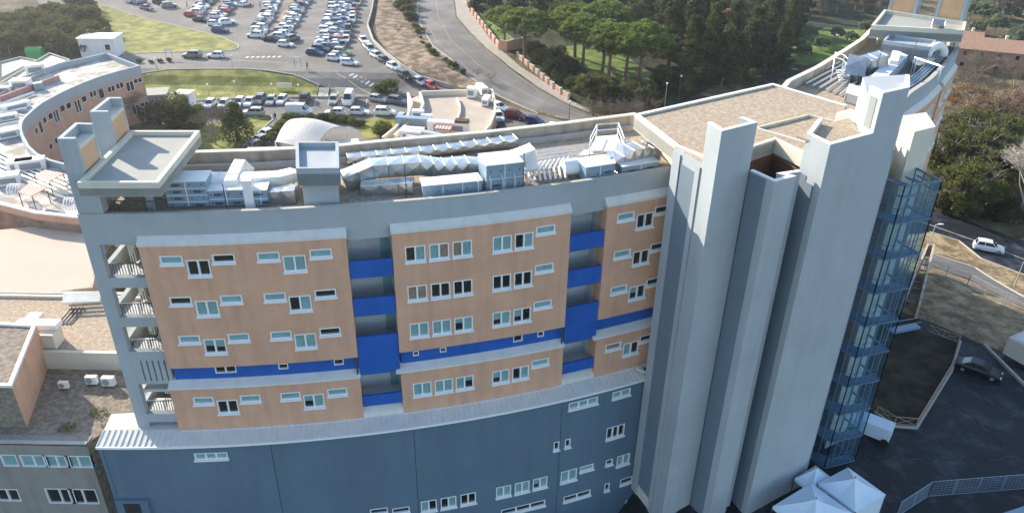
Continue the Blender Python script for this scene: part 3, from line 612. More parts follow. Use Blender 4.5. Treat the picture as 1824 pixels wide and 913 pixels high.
# right wing
fnR, LR = poly_fn(fr); UL = LR[-1]
mb = MB(); abox(mb, fnR, 0, UL, -.3, 0, 28.25, 30.2, 1.2); mb.build('fascia', M['plaster'], hosp)
mb = MB(); abox(mb, fnR, 0, UL, -.38, .05, 30.2, 30.27, 1.2); mb.build('parapet_coping', M['kerb'], hosp)
hol = []
def uz(x, y, dr=.3):      # facade coordinates under a pixel on the right wing
    best = None
    for i in range(500):
        u = UL*i/499; p = fnR(u, dr); a = atan2(p[0], p[1]); d = ray(x, y); e = abs(a-atan2(d.x, d.y))
        if best is None or e < best[0]: best = (e, u, HT(x, y, p))
    return best[1], best[2]
slot = uz(1668, 190)[0]
for (a, b_) in ((2.0, slot-.55), (slot+.55, UL)):
    hol = []; u = a+1.6
    while u < b_-1.2:
        for zr in (26.12, 22.9, 19.68, 14.14, 10.6): hol.append(window(fnR, 1, u, zr, 1.5, 1.22, states(), .3, hosp))
        u += 2.15 if int(u*10) % 3 else 3.4
    mb = MB(); hwall(mb, fnR, a, b_, 9.5, 27.82, hol, .3, .2, 1.5, 1.0); mb.build('orange_wall', M['orange'], hosp)
    mb = MB(); wedge(mb, fnR, a, b_, -.02, .4, 27.823, 28.42, 28.02, 1.5); mb.build('flashing', M['cap'], hosp)
mb = MB(); abox(mb, fnR, slot-.6, slot+.6, -.8, -.6, 0, 28.2); mb.build('slot_back', M['dark'], hosp)
mb = MB(); abox(mb, fnR, 0, UL, -1, .5, 0, 9.5, 1.5); mb.build('base_wall', M['bluegrey'], hosp)
mb = MB(); mb.strip([fr[-1], rearR[-1]], 0, 30.1, .3); mb.build('end_wall', M['plaster'], hosp)
# far end stair roof
E = [P(1552,45,32.8), P(1718,54,32.8), P(1722,38,32.8), P(1575,17,32.8)]
mb = MB(); mb.prism(E, 31.5, 32.3); mb.build('stair_roof_slab', M['plaster'], hosp)
mb = MB(); mb.strip(E, 31.4, 32.8, .3, True); mb.build('roof_rim', M['cream'], hosp)
mb = MB(); ce = sum((Vector(p) for p in E), Vector((0,0)))/4; mb.prism([tuple(ce+(Vector(p)-ce)*.93) for p in E], 32.2, 32.36); mb.build('roof_felt', M['felt'], hosp)
bA, bB = Vector(E[3]), Vector(E[2]); dB = (bB-bA).normalized(); Lb = (bB-bA).length
def on_back(x, y): 
    d = ray(x, y); a = atan2(d.x, d.y); lo, hi = 0., 1.
    for _ in range(40):
        mdd = (lo+hi)/2; p = bA.lerp(bB, mdd)
        if atan2(p.x, p.y) < a: lo = mdd
        else: hi = mdd
    return bA.lerp(bB, lo)
for (x0, x1) in ((1580, 1629), (1666, 1716)):
    a, c = on_back(x0, 22), on_back(x1, 30); d = (c-a).normalized(); nb = Vector((-d.y, d.x))
    mb = MB(); t = .35
    mb.prism([tuple(a), tuple(a+d*t), tuple(a+d*t+nb*2), tuple(a+nb*2)], 32.0, 37); mb.prism([tuple(c-d*t), tuple(c), tuple(c+nb*2), tuple(c-d*t+nb*2)], 32.0, 37)
    mb.prism([tuple(a+d*t+nb*.3), tuple(c-d*t+nb*.3), tuple(c-d*t+nb*2), tuple(a+d*t+nb*2)], 36.6, 37); mb.prism([tuple(a+d*t), tuple(c-d*t), tuple(c-d*t+nb*.3), tuple(a+d*t+nb*.3)], 36.4, 36.8)
    mb.build('roof_pier', M['plaster'], hosp)
    mb = MB(); mb.prism([tuple(a+d*t+nb*.1), tuple(c-d*t+nb*.1), tuple(c-d*t+nb*.4), tuple(a+d*t+nb*.4)], 32.3, 36.4); mb.build('orange_infill', M['orangep'], hosp)
for x, y in ((1563,80),(1616,62),(1700,88)):
    mb = MB(); c = P(x, y, DZ); mb.box((c[0], c[1], 30), (.45,.45,3.1)); mb.build('stair_roof_column', M['cream'], hosp)
shaft([P(1572.6,72,31.9), P(1657,84,31.9), P(1668.5,71.7,31.9), P(1584,59.6,31.9)], 31.9, 1.1, .1, M['plaster'])
# ------------------------------------------------------------------ glass stair tower
gt = thing('glass_stair_tower', (31, 55.5, 0), 'tall blue glass stair tower with steel frame beside the rightmost grey tower', 'stair tower')
ga, gb_, gc, gd = (27.9,56.3), (29.5,54.1), (32.8,55.2), (31.9,57.6)
zt = 29.0; lv = [zt-3.2*i for i in range(1, 10)]
mb = MB(); o1 = [ga, gb_, gc, gd]
for a, b_ in zip(o1, o1[1:]): mb.face([(*a, .2), (*b_, .2), (*b_, zt), (*a, zt)])
mb.build('glass_wall', M['glasswall'], gt)
mb = MB()
for a, b_, n_ in ((ga, gb_, 3), (gb_, gc, 5), (gc, gd, 3)):
    A, B = Vector(a), Vector(b_)
    for i in range(n_+1): p = A.lerp(B, i/n_); mb.box((p.x, p.y, zt/2), (.07,.07,zt))
    for z in [zt, zt-.9]+lv:
        d = (B-A).normalized(); q = Vector((-d.y, d.x))*.06
        mb.prism([tuple(A-q), tuple(B-q), tuple(B+q), tuple(A+q)], z-.07, z+.07)
for t in (.12, .45, .72, .98):
    p = Vector(gb_).lerp(Vector(gc), t); q_ = Vector(ga).lerp(Vector(gd), t); mb.tube([(*p, zt), (*p.lerp(q_, .55), zt)], .09, 4)
mb.build('steel_frame', M['gsteel'], gt)
for z in lv:
    mb = MB(); mb.prism([(28.1,56.2), (29.6,54.3), (32.6,55.3), (32.3,56.0), (30.6,55.4), (29.2,56.3)], z-.12, z+.03); mb.build('landing', M['gsteel'], gt)
    mb = MB()
    for i in range(7): t = i/7; mb.box((28.2+t*.5, 56.5-t*.6, z+.2+i*.2), (.9,.26,.05), -.6)
    mb.build('stair_flight', M['gsteel'], gt)
    mb = MB(); rp = [(28.3,56.0), (29.65,54.5), (32.4,55.4)]
    for h in (.55, 1.05): mb.tube([(*p, z+h) for p in rp], .03, 4)
    for p in rp+[(31,54.95), (30.3,54.7)]: mb.tube([(*p, z), (*p, z+1.05)], .025, 4)
    mb.tube([(30.2,55.0,z+.2), (30.8,55.3,z+1.6)], .03, 4); mb.build('railing', M['gsteel'], gt)
# ------------------------------------------------------------------ roof equipment
def ahu(name, x0, x1, y, depth, h, label, zb=DZ, m_='ahu', split=2, back=0., feet=True):
    a, dr0 = PA(x0, y, zb); b_, dr1 = PA(x1, y, zb); dr = (dr0+dr1)/2-back; p = arc((a+b_)/2, dr-depth/2)
    t = thing(name, (p[0], p[1], zb), label, 'air unit' if name != 'ventilation_duct' else 'duct')
    mb = MB(); abox(mb, arc, a, b_, dr-depth, dr, zb+(.12 if feet else 0), zb+h, .9); mb.build('casing', M[m_], t)
    mb = MB(); abox(mb, arc, a-.02, b_+.02, dr-depth-.05, dr+.05, zb+h, zb+h+.06, .9); mb.build('cover', M['wht'] if m_ != 'metal' else M['metal'], t)
    if split:
        mb = MB(); n_ = max(2, int((b_-a)*DEG/1.3))
        for i in range(1, n_): u = a+(b_-a)*i/n_; abox(mb, arc, u-.015, u+.015, dr, dr+.03, zb+.15, zb+h-.02)
        for j in range(1, split): z = zb+h*j/split; abox(mb, arc, a, b_, dr, dr+.03, z-.02, z+.02, .9)
        mb.build('panel_joint', M['wht'], t); mb = MB()
        for i in range(n_):
            for j in range(split):
                u = a+(b_-a)*(i+.5)/n_; z = zb+h*(j+.55)/split
                if random.random() < .5: abox(mb, arc, u-.12, u+.16, dr, dr+.035, z-.1, z+.06)
                for e in (-.22, .22): abox(mb, arc, u+e-.02, u+e+.02, dr, dr+.06, z-.04, z+.04)
        mb.build('panel_latch', M['steel'] if m_ == 'ahu' else M['wht'], t)
    return t
def xduct(pts, wd, h, label, m_='metal', group=None, step=1.05, supports=True, zdeck=DZ):
    """cross-broken sheet duct along 3-D points (z = centre of the duct)"""
    mb = MB(); fine = []
    pts = [Vector(p) for p in pts]
    for a, b_ in zip(pts, pts[1:]):
        n_ = max(1, round((b_-a).length/step)); fine += [a.lerp(b_, k/n_) for k in range(n_)]
    fine.append(pts[-1]); secs = []
    for k, p in enumerate(fine):
        d = (fine[min(k+1, len(fine)-1)]-fine[max(0, k-1)]).normalized(); s = Vector((-d.y, d.x, 0))
        s = s.normalized() if s.length > .1 else Vector((1,0,0)); u = s.cross(d)*-1 if False else d.cross(s)*-1
        if u.z < 0: u = -u
        secs.append([p+s*wd/2-u*h/2, p-s*wd/2-u*h/2, p-s*wd/2+u*h/2, p+s*wd/2+u*h/2])
    for A, B in zip(secs, secs[1:]):
        ce = sum(A+B, Vector((0,0,0)))/8
        for i in range(4):
            j = (i+1) % 4; q = [A[i], A[j], B[j], B[i]]; c = sum(q, Vector((0,0,0)))/4; nrm = (c-ce).normalized(); c = c+nrm*.055
            for e in range(4): mb.face([q[e], q[(e+1) % 4], c])
    mb.face(secs[0]); mb.face(secs[-1][::-1])
    base = fine[len(fine)//2]; t = thing('ventilation_duct', (base.x, base.y, zdeck), label, 'duct', group); mb.build('duct_body', M[m_], t)
    mb = MB()
    for A in secs:
        ce = sum(A, Vector((0,0,0)))/4; q = [ce+(v-ce)*1.06 for v in A]
        for i in range(4): mb.tube([q[i], q[(i+1) % 4]], .02, 4, cap=False)
    mb.build('flange', M[m_], t)
    if supports:
        mb = MB()
        for A in secs[::2]:
            for v in A[:2]:
                if v.z > zdeck+.15: mb.tube([(v.x, v.y, zdeck), tuple(v)], .035, 4)
        if mb.v: mb.build('support', M['steel'], t)
    return t
def A3(u, dr, z): return (*arc(u, dr), z)
ahu('air_handling_unit', 302, 374, 371, 1.7, 1.95, 'two-tier blue grey air unit beside the left stair roof', split=4)
ahu('air_handling_unit', 376, 437, 369, 1.5, 1.25, 'low blue grey air unit left of the upright silver duct', split=2)
ahu('air_handling_unit', 455, 479, 368, 1.4, 1.2, 'small grey unit between the upright duct and the folded sheet duct', split=2)
t = ahu('ventilation_duct', 438, 454, 372, .9, 2.0, 'upright shiny duct elbow rising over the low air units', m_='wht', split=0, feet=False)
u0, d0 = PA(480, 367, DZ); u1, d1 = PA(528, 366, DZ)
xduct([A3(u0, d0-.7, 29.95), A3(u1, d1-.7, 30.05)], 1.0, .95, 'short folded sheet duct running into the left roof shaft')
u0, _ = PA(378, 340, DZ); u1, _ = PA(520, 330, DZ)
xduct([A3(u0, -3.6, 30.75), A3((u0+u1)/2, -3.6, 30.65), A3(u1-.4, -3.9, 30.55), A3(u1+.2, -5.2, 30.25)], 1.2, .7, 'flat white insulated duct behind the low air units', 'wht')
a = P(412, 338, 30.45); b = P(436, 302, 30.45)
xduct([(a[0], a[1], 30.75), (b[0]-.3, b[1], 30.85), (b[0], b[1]+.6, 30.05)], .8, .7, 'short white duct crossing back over the gravel near the left end', 'wht')
u0 = PA(614, 330, DZ)[0]; u1 = PA(860, 320, DZ)[0]
xduct([A3(u0, -4.2, 30), A3(u0+1.2, -4.4, 30.7), A3(u0+3.2, -4.4, 30.7), A3(u0+4.2, -4.4, 30.3), A3(u1-.6, -4.4, 30.3), A3(u1, -4.4, 30.1)], 1.5, 1.0, 'long upper silver duct with folded diamonds right of the roof shaft')
u2 = PA(645, 345, DZ)[0]; u3 = PA(740, 350, DZ)[0]
xduct([A3(u2, -3.0, 29.8), A3(u2+1.5, -2.7, 29.95), A3(u3, -2.5, 30)], 1.1, .8, 'lower silver duct with folded diamonds on the gravel edge')
ahu('air_handling_unit', 752, 862, 350, 1.3, 1.0, 'long low blue air unit along the parapet', split=1)
ahu('air_handling_unit', 864, 934, 341, 2.2, 2.1, 'tall white-topped air unit in the middle of the roof', split=2)
u0 = PA(620, 300, DZ)[0]; u1 = PA(930, 275, DZ)[0]
xduct([A3(u0, -8.2, 30.05), A3((u0+u1)/2, -8.6, 30.05), A3(u1, -8.9, 30.15)], 1.0, .45, 'bright duct running along the rear parapet')
u0 = PA(935, 320, DZ)[0]
xduct([A3(u0-.2, -3.4, 30.9), A3(u0+.25, -3.4, 31.35), A3(u0+.35, -3.4, 30.05)], 1.3, 1.0, 'white curved duct dropping beside the tall air unit', 'wht')
ahu('air_handling_unit', 1038, 1098, 323, 1.7, 1.25, 'white-topped air unit near the grey tower', split=1)
u0 = PA(1012, 326, DZ)[0]
mb = MB(); p = [A3(u0, -2.2, 30.25), A3(u0+.7, -2.2, 30.25)]; mb.tube(p, .6, 16); t = tag(mb.build('fan_drum', M['wht'], smooth=False), 'white round fan drum left of the air unit near the tower', 'fan')
u0 = PA(1102, 318, DZ)[0]; u1 = PA(1185, 303, DZ)[0]
xduct([A3(u0, -1.9, 30.15), A3(u0+.9, -2.0, 30.75), A3(u1-1, -2.1, 30.75), A3(u1, -2.2, 30.45)], 1.5, 1.0, 'silver duct running from the air unit to the grey tower')
ahu('air_handling_unit', 1100, 1180, 312, .9, .9, 'low blue duct casing against the parapet next to the tower', split=1)
# pipe runs
def pipes(pts_list, r, label, name='pipe_run', m_='pipe', legs=0, zb=DZ):
    base = pts_list[0][0]; t = thing(name, (base[0], base[1], zb), label, 'pipes'); 
    for pts in pts_list:
        mb = MB(); mb.tube(pts, r, 8); mb.build('pipe', M[m_], t)
    if legs:
        mb = MB()
        for pts in pts_list[:1]:
            for a, b_ in zip(pts, pts[1:]):
                a, b_ = Vector(a), Vector(b_); n_ = max(1, int((b_-a).length/legs))
                for k in range(n_+1): q_ = a.lerp(b_, k/n_); mb.tube([(q_.x, q_.y, zb), tuple(q_)], .035, 4)
        mb.build('support', M['steel'], t)
    return t
L = []
for k in range(8):
    a = P(945+k*9, 322+(-k*1.0), 29.95); b = P(905+k*13+25, 300-k*1.2, 30.15); c = P(985+k*8, 290-k, 30.15); L.append([(a[0], a[1], 29.85), (a[0]-.1, a[1]+1.2, 30.05+k*.03), (c[0]-1.2, c[1], 30.15+k*.02)])
pipes(L, .10, 'bundle of white lagged pipes spreading over the gravel right of the tall unit')
L = [[(*arc(PA(850+i*22, 345-i*1.5, DZ)[0], -.75), DZ), (*arc(PA(850+i*22, 345-i*1.5, DZ)[0], -.75), DZ+1.1), (*arc(PA(850+i*22, 345-i*1.5, DZ)[0], -1.3), DZ+1.4)] for i in range(5)]
pipes(L, .06, 'row of white hooked pipes in front of the tall air unit')
L = [[(*P(940+i*5, 292-i*7, 30.05), 30.05), (*P(1040+i*4, 279-i*7, 30.05), 30.05), (*P(1120, 270-i*8, 30.05), 30.05)] for i in range(4)]
pipes(L, .12, 'parallel white pipes crossing the roof towards the machine room', legs=2.5)
L = [[(*P(1190+i*3,262-i*6,31),31.45-i*.25), (*P(1150,258-i*6,31),31.25-i*.25), (*P(1060,282-i*6,31),30.45-i*.2)] for i in range(3)]
pipes(L, .08, 'thin pipes sloping down from the machine room roof corner')
# steel platform with rails
pf = P(1075, 262, 30.45); t = thing('steel_platform', (pf[0], pf[1], DZ), 'white steel access platform with stairs and handrails before the machine room', 'platform')
mb = MB(); pa_, pb_, pc_, pd_ = P(1050,268,30.65), P(1110,268,30.65), P(1100,240,30.65), P(1062,243,30.65)
mb.prism([pa_, pb_, pc_, pd_], 30.55, 30.65); mb.build('deck', M['white'], t)
mb = MB(); rp = [pa_, pd_, pc_, pb_]
for h in (.5, 1.0): mb.tube([(*p, 30.65+h) for p in rp], .05, 4)
for p in rp: mb.tube([(*p, DZ), (*p, 31.65)], .05, 4)
mb.build('handrail', M['white'], t)
mb = MB(); sa, sb = Vector((*pa_, 30.65)), Vector((*P(1040,284,DZ), DZ))
for i in range(6): q_ = sa.lerp(sb, i/5); mb.box(tuple(q_), (1.0,.3,.05), .3)
sa, sb = Vector((*pb_, 30.65)), Vector((*P(1150,276,DZ), DZ))
for i in range(6): q_ = sa.lerp(sb, i/5); mb.box(tuple(q_), (.3,1.0,.05), .3)
mb.build('stair_flight', M['white'], t)
# right wing equipment
def rbox(name, pts, z0, z1, label, cat, m_='ahu', cover=True):
    ce = sum((Vector(p) for p in pts), Vector((0,0)))/len(pts); t = thing(name, (ce.x, ce.y, z0), label, cat)
    mb = MB(); mb.prism(pts, z0+.1, z1); mb.build('casing', M[m_], t)
    if cover: mb = MB(); mb.prism([tuple(ce+(Vector(p)-ce)*1.03) for p in pts], z1, z1+.06); mb.build('cover', M['wht'], t)
    mb = MB()
    for a, b_ in zip(pts, pts[1:]+pts[:1]):
        A, B = Vector(a), Vector(b_); n_ = max(1, int((B-A).length/1.2)); d = (B-A).normalized()
        for k in range(n_+1): q_ = A.lerp(B, k/n_); mb.box((q_.x, q_.y, (z0+z1)/2), (.08,.08,z1-z0-.2), atan2(d.y, d.x))
    mb.build('panel_joint', M['wht'], t); return t
rbox('air_handling_unit', [P(1546,142,30.9), P(1566,152,30.9), P(1616,100,30.9), P(1598,92,30.9)], DZ, 30.9, 'long pale blue air unit on the right wing roof behind the tower', 'air unit')
rbox('air_handling_unit', [P(1586,108,31.3), P(1600,110,31.3), P(1604,93,31.3), P(1590,91,31.3)], DZ, 31.3, 'white upright unit in front of the far roof shaft', 'air unit', 'wht')
rbox('air_handling_unit', [P(1646,66,31.2), P(1678,68,31.2), P(1684,52,31.2), P(1655,50,31.2)], DZ, 31.2, 'white framed unit beside the far stair roof', 'air unit', 'wht')
a = P(1520,142,30); b = P(1540,108,31.45)
xduct([(a[0], a[1], 30.05), (a[0]+.5, a[1]+1.2, 31.35), (b[0], b[1], 30.9), (b[0]+2.0, b[1]+.3, 31.45)], 1.9, 1.5, 'big curved silver duct feeding the long air unit on the right wing')
a = P(1515,150,DZ); rbox('roof_box', [P(1507,165,30.45), P(1541,176,30.45), P(1546,160,30.45), P(1513,150,30.45)], DZ, 30.45, 'grey louvre box below the curved silver duct', 'vent', 'panelgrey')
a = P(1620,135,29); b = P(1655,112,30.25)
xduct([(a[0], a[1], 30.05), ((a[0]+b[0])/2, (a[1]+b[1])/2-.3, 30.35), (b[0], b[1], 30.35), (b[0]+.5, b[1]+2.5, 30.45)], 1.0, .9, 'silver bent duct lying on the dark gravel of the right wing')
a = P(1660,60,31.5); b = P(1680,38,33)
xduct([(*P(1668,62,31.6), 31.6), (*P(1672,42,33.3), 33.4)], 1.2, .6, 'shiny sloping duct over the far stair roof', supports=False)
a = P(1660,100,30); mb = MB(); c = P(1664,105,30.45); cc = [(c[0]+cos(t_)*1.0, c[1]+.2*cos(t_), 30.75+1.1*sin(t_)) for t_ in [pi*k/8 for k in range(9)]]; mb.tube(cc, .45, 10); tag(mb.build('curved_flue', M['wht'], smooth=True), 'white arched flue pipe beside the far roof shaft', 'flue')
L = []
for k in range(9):
    a = P(1412+k*12, 140+k*4.0, 29.75); b = P(1486+k*8.5, 108+k*3.2, 29.75); L.append([(a[0], a[1], 29.7), (b[0], b[1], 29.8)])
pipes(L, .13, 'long rack of parallel white pipes along the rear of the right wing', name='pipe_rack')
L = []
for k in range(4):
    L.append([(*fnR(UL*(.36+.07*i), -.9-k*.28), 30.05+.05*k) for i in range(9)])
pipes(L, .10, 'curved run of grey blue pipes inside the right wing parapet', name='pipe_rack', m_='ahu', legs=2.5)
t = thing('pipe_bridge', (*P(1660,118,DZ), DZ), 'white pipe bridge on legs across the right wing roof', 'pipes'); mb = MB(); a, b = P(1634,105,31.05), P(1678,119,31.05)
for k in range(3): mb.tube([(a[0], a[1]+k*.3, 31.05), (b[0], b[1]+k*.3, 31.05)], .08, 6)
mb.build('pipe', M['pipe'], t); mb = MB()
for q_ in (a, b): mb.tube([(q_[0], q_[1], DZ), (q_[0], q_[1], 31.05)], .06, 4); mb.tube([(q_[0], q_[1]+.6, DZ), (q_[0], q_[1]+.6, 31.05)], .06, 4)
mb.build('support', M['white'], t)
rl = thing('steel_ladder_platform', (*P(1490,140,DZ), DZ), 'white steel steps with handrails at the edge of the machine room roof', 'platform')
mb = MB(); a, b = P(1482,130,30.45), P(1500,150,30.45)
for k in range(7): mb.box((a[0]+1.2, a[1]-1+k*.3, 29.55+k*.16), (1.0,.28,.05))
mb.build('step', M['white'], rl); mb = MB()
for x_, y_ in ((1478,150),(1494,152),(1498,128),(1482,122),(1506,138)):
    c = P(x_, y_, DZ); mb.tube([(c[0], c[1], DZ), (c[0], c[1], 31.25)], .05, 4)
pp = [P(x_, y_, DZ) for x_, y_ in ((1478,150),(1482,122),(1498,128),(1506,138),(1494,152))]
for h in (30.75, 31.25): mb.tube([(*c, h) for c in pp], .05, 4)
mb.build('handrail', M['white'], rl)
def antenna(x, y, zb, h, label):
    c = P(x, y, zb); mb = MB(); mb.tube([(c[0], c[1], zb), (c[0], c[1], zb+h)], .035, 5); mb.tube([(c[0]-.08, c[1], zb), (c[0]+.08, c[1], zb)], .08, 5); tag(mb.build('lightning_rod', M['steel']), label, 'rod')
antenna(724, 350, DZ, 2.6, 'thin dark rod standing before the long upper duct')
antenna(1555, 150, DZ, 3.6, 'thin dark rod beside the long air unit on the right wing')
antenna(1618, 130, DZ, 3.4, 'thin dark rod right of the long air unit near the silver bent duct')
antenna(405, 376, DZ, 2.0, 'thin dark rod before the low air unit at the left')
antenna(932, 340, DZ, 3.0, 'thin white rod at the right corner of the tall air unit')

# ------------------------------------------------------------------ left annex with gravel roofs
ann = thing('annex_building', (-42, 50, 0), 'low beige and grey annex with gravel roofs left of the hospital block', 'building')
fnA = line_fn((-75, 44.05), (-31.9, 44.05))
hol = []
for (x, y, wd, h, st) in [(60,818,2.0,1.2,'bb'),(100,816,2.0,1.2,'bb'),(138,815,2.0,1.2,'bb'),(110,886,2.2,1.6,'dd'),(150,886,2.2,1.6,'dd'),(20,826,1.2,1.2,'b'),(15,882,1.8,1.3,'dd')]:
    d = ray(x, y); t = 44.05/d.y; u = d.x*t+75; z = CAMH+d.z*t; z = 9.3 if z > 7.5 else 5.6
    hol.append(window(fnA, 1, u, z, wd, h, st, 0, ann, .06, False))
mb = MB(); hwall(mb, fnA, 0, 43.1, -6, 11.0, hol, 0, .2, 6, 1); mb.build('front_wall', mat('grey render', (.27,.265,.24), .9, .1, .5, streak=.2), ann)
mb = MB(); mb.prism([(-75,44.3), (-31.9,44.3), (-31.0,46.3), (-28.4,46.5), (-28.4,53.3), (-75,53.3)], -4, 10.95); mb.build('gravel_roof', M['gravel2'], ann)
mb = MB(); mb.strip([(-75,44.05), (-31.9,44.05)], 10.9, 11.12, .3); mb.build('roof_edge', M['kerb'], ann)
mb = MB(); mb.prism([(-75,53.3), (-28.4,53.3), (-28.4,62.0), (-75,62.0)], -4, 12.5); mb.build('gravel_roof', M['gravel'], ann)
mb = MB(); mb.strip([(-75,53.22), (-28.4,53.22)], 12.4, 12.7, .35); mb.strip([(-75,61.8), (-28.4,61.8)], 12.4, 12.75, .3); mb.build('roof_edge', M['cream'], ann)
mb = MB(); mb.strip([(-75,53.2), (-28.4,53.2)], 10.9, 12.4, .1); mb.build('step_wall', M['cream'], ann)
# orange penthouse block
b0 = P(48,760,11); b1 = P(88,646,11); zt_ = (HT(17,668,b0)+HT(75,590,b1))/2
mb = MB(); mb.prism([b0, b1, (b1[0]-12, b1[1]+.6), (b0[0]-12, b0[1])], 10.9, zt_-.25); mb.build('penthouse', M['orange2'], ann)
mb = MB(); mb.strip([b0, b1, (b1[0]-12, b1[1]+.6), (b0[0]-12, b0[1])], zt_-.3, zt_, .28, True); mb.build('roof_rim', M['wht'], ann)
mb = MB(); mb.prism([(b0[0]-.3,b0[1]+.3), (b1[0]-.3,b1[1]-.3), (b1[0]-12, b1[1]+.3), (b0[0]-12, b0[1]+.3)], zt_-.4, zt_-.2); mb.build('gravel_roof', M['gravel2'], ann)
mb = MB(); mb.strip([(b0[0]-12, b0[1]-.02), (b0[0]-.02, b0[1]-.02)], 10.95, zt_-.3, .0-.05); mb.build('penthouse_shade_sheet', M['gravel2'], ann)  # dark sheet paints the shade onto the penthouse's front face
# terrace behind
ZTt = 8.5
tp = [P(-60,415,ZTt), P(60,403,ZTt), P(150,402,ZTt), P(168,470,ZTt), P(160,510,ZTt), P(110,515,ZTt), P(-60,535,ZTt)]
mb = MB(); mb.prism(tp, 0, ZTt); mb.build('terrace', M['beige'], ann)
a_, b_ = P(0,524,ZTt-.4), P(118,505,ZTt+.2)
mb = MB(); mb.strip([tp[6], tp[5], tp[4], tp[3]], 3, ZTt+.02, -.3); mb.build('terrace_wall', M['concrete'], ann)
mb = MB(); y_ = P(0,545,11)[1]; mb.strip([(-75,64.0), (-31,64.2)], 3, 11.4, .4); mb.strip([(-75,64.0), (-31,64.2)], 11.4, 11.55, .5); mb.build('light_well_wall', M['kerb'], ann)
# pipes and units on annex
L = [[(*P(115,530+i*5,12.6), 12.9+.1*i), (*P(182,525+i*5.5,12.6), 12.9+.1*i)] for i in range(5)]
pipes(L, .13, 'rack of white pipes crossing beside the left end of the hospital', name='pipe_rack', legs=1.6, zb=12.4)
L = [[(*P(128+i*7,548,12.6), 12.65), (*P(102+i*7,576,12.6), 12.6)] for i in range(4)]
pipes(L, .07, 'dark slanting pipes crossing the gap behind the annex roof', name='pipe_rack', m_='steel', zb=12.4)
L = [[(*P(-20,525,9.2), 9.0), (*P(118,522,9.2), 9.0)]]
pipes(L, .12, 'straight white pipe along the edge of the beige terrace', legs=3, zb=8.5)
def acunit(x, y, zb, label, s=1.0, rz=0.):
    c = P(x, y, zb); t = thing('ac_unit', (c[0], c[1], zb), label, 'air conditioner', 'small air conditioners on the annex roof', rz)
    mb = MB(); mb.box((c[0], c[1], zb+.15+.4*s), (1.0*s,.42*s,.8*s)); mb.build('casing', M['wht'], t)
    mb = MB(); o_ = Vector((c[0]-.15*s, c[1]-.215*s, zb+.15+.4*s)); mb.tube([tuple(o_), tuple(o_+Vector((0,-.03,0)))], .3*s, 14); mb.build('fan_grille', M['panelgrey'], t)
    mb = MB()
    for e in (-.35, .35): mb.box((c[0]+e*s, c[1], zb+.075), (.08,.5*s,.15))
    mb.build('foot', M['steel'], t)
acunit(166, 684, 11, 'smaller white air conditioner, middle of three by the pale wall', .9)
acunit(196, 687, 11, 'larger white air conditioner nearest the hospital wall', 1.0)
acunit(116, 692, 11, 'small white unit lying alone on the gravel, leftmost of three', .75)
c = P(95,612,12.5); t = thing('air_handling_unit', (c[0], c[1], 12.5), 'cream boxy roof unit at the corner of the penthouse', 'air unit')
mb = MB(); mb.box((c[0], c[1], 13.2), (1.3,1.5,1.4)); mb.build('casing', M['cream'], t); mb = MB(); mb.box((c[0]-1.2, c[1]+.6, 14.1), (3.6,1.0,.5)); mb.build('duct_top', M['wht'], t)
mb = MB(); mb.box((c[0]-4.2, c[1]+.9, 13.4), (7,.7,.6)); mb.build('duct_body', M['wht'], t); mb = MB(); mb.box((c[0]-2.2, c[1]+1.8, 13.6), (1.1,1.0,1.2)); mb.build('hood', M['wht'], t)
# weeds on the lit corner of the gravel
def leafquads(mb, cen, rad, n_, s, flat=1.0, shell=0.):
    for _ in range(n_):
        while True:
            v = Vector((random.uniform(-1,1), random.uniform(-1,1), random.uniform(-1,1)))
            if shell < v.length <= 1: break
        p = Vector(cen)+Vector((v.x*rad[0], v.y*rad[1], v.z*rad[2]))
        a = Vector((random.gauss(0,1), random.gauss(0,1), random.gauss(0,.6))).normalized(); b_ = a.cross(Vector((random.gauss(0,1), random.gauss(0,1), random.gauss(0,1)))).normalized()
        e = s*random.uniform(.6, 1.3); mb.face([p-a*e-b_*e*.6, p+a*e-b_*e*.6, p+a*e*.6+b_*e*.7, p-a*e*.6+b_*e*.6])
LM = {'pine': leafmat('pine needles', (.065,.11,.02), (.23,.28,.065), .8), 'dark': leafmat('dark evergreen leaves', (.02,.034,.014), (.125,.13,.05), .25),  # paler tone of the dark leaves paints in sunlit highlights
 'olive': leafmat('olive leaves', (.12,.15,.09), (.26,.29,.19)), 'oak': leafmat('holm oak leaves', (.055,.065,.018), (.15,.155,.045)), 'hedge': leafmat('hedge leaves', (.05,.085,.02), (.15,.17,.05)),
 'rust': leafmat('rusty dry leaves', (.20,.115,.07), (.36,.23,.15)), 'twig': leafmat('bare twigs', (.15,.115,.085), (.29,.235,.185)), 'shade': leafmat('hillside scrub', (.045,.052,.02), (.17,.165,.05))}
mb = MB()
for (x, y) in ((205,765),(215,750),(190,780),(222,772),(175,735),(208,778),(120,762),(198,758)):
    c = P(x, y, 11); leafquads(mb, (c[0], c[1], 11.15), (.7,.6,.3), 110, .07)
o_ = mb.build('weeds', LM['hedge']); o_['kind'] = 'stuff'; tag(o_, 'green weeds growing on the sunlit corner of the gravel roof', 'weeds')
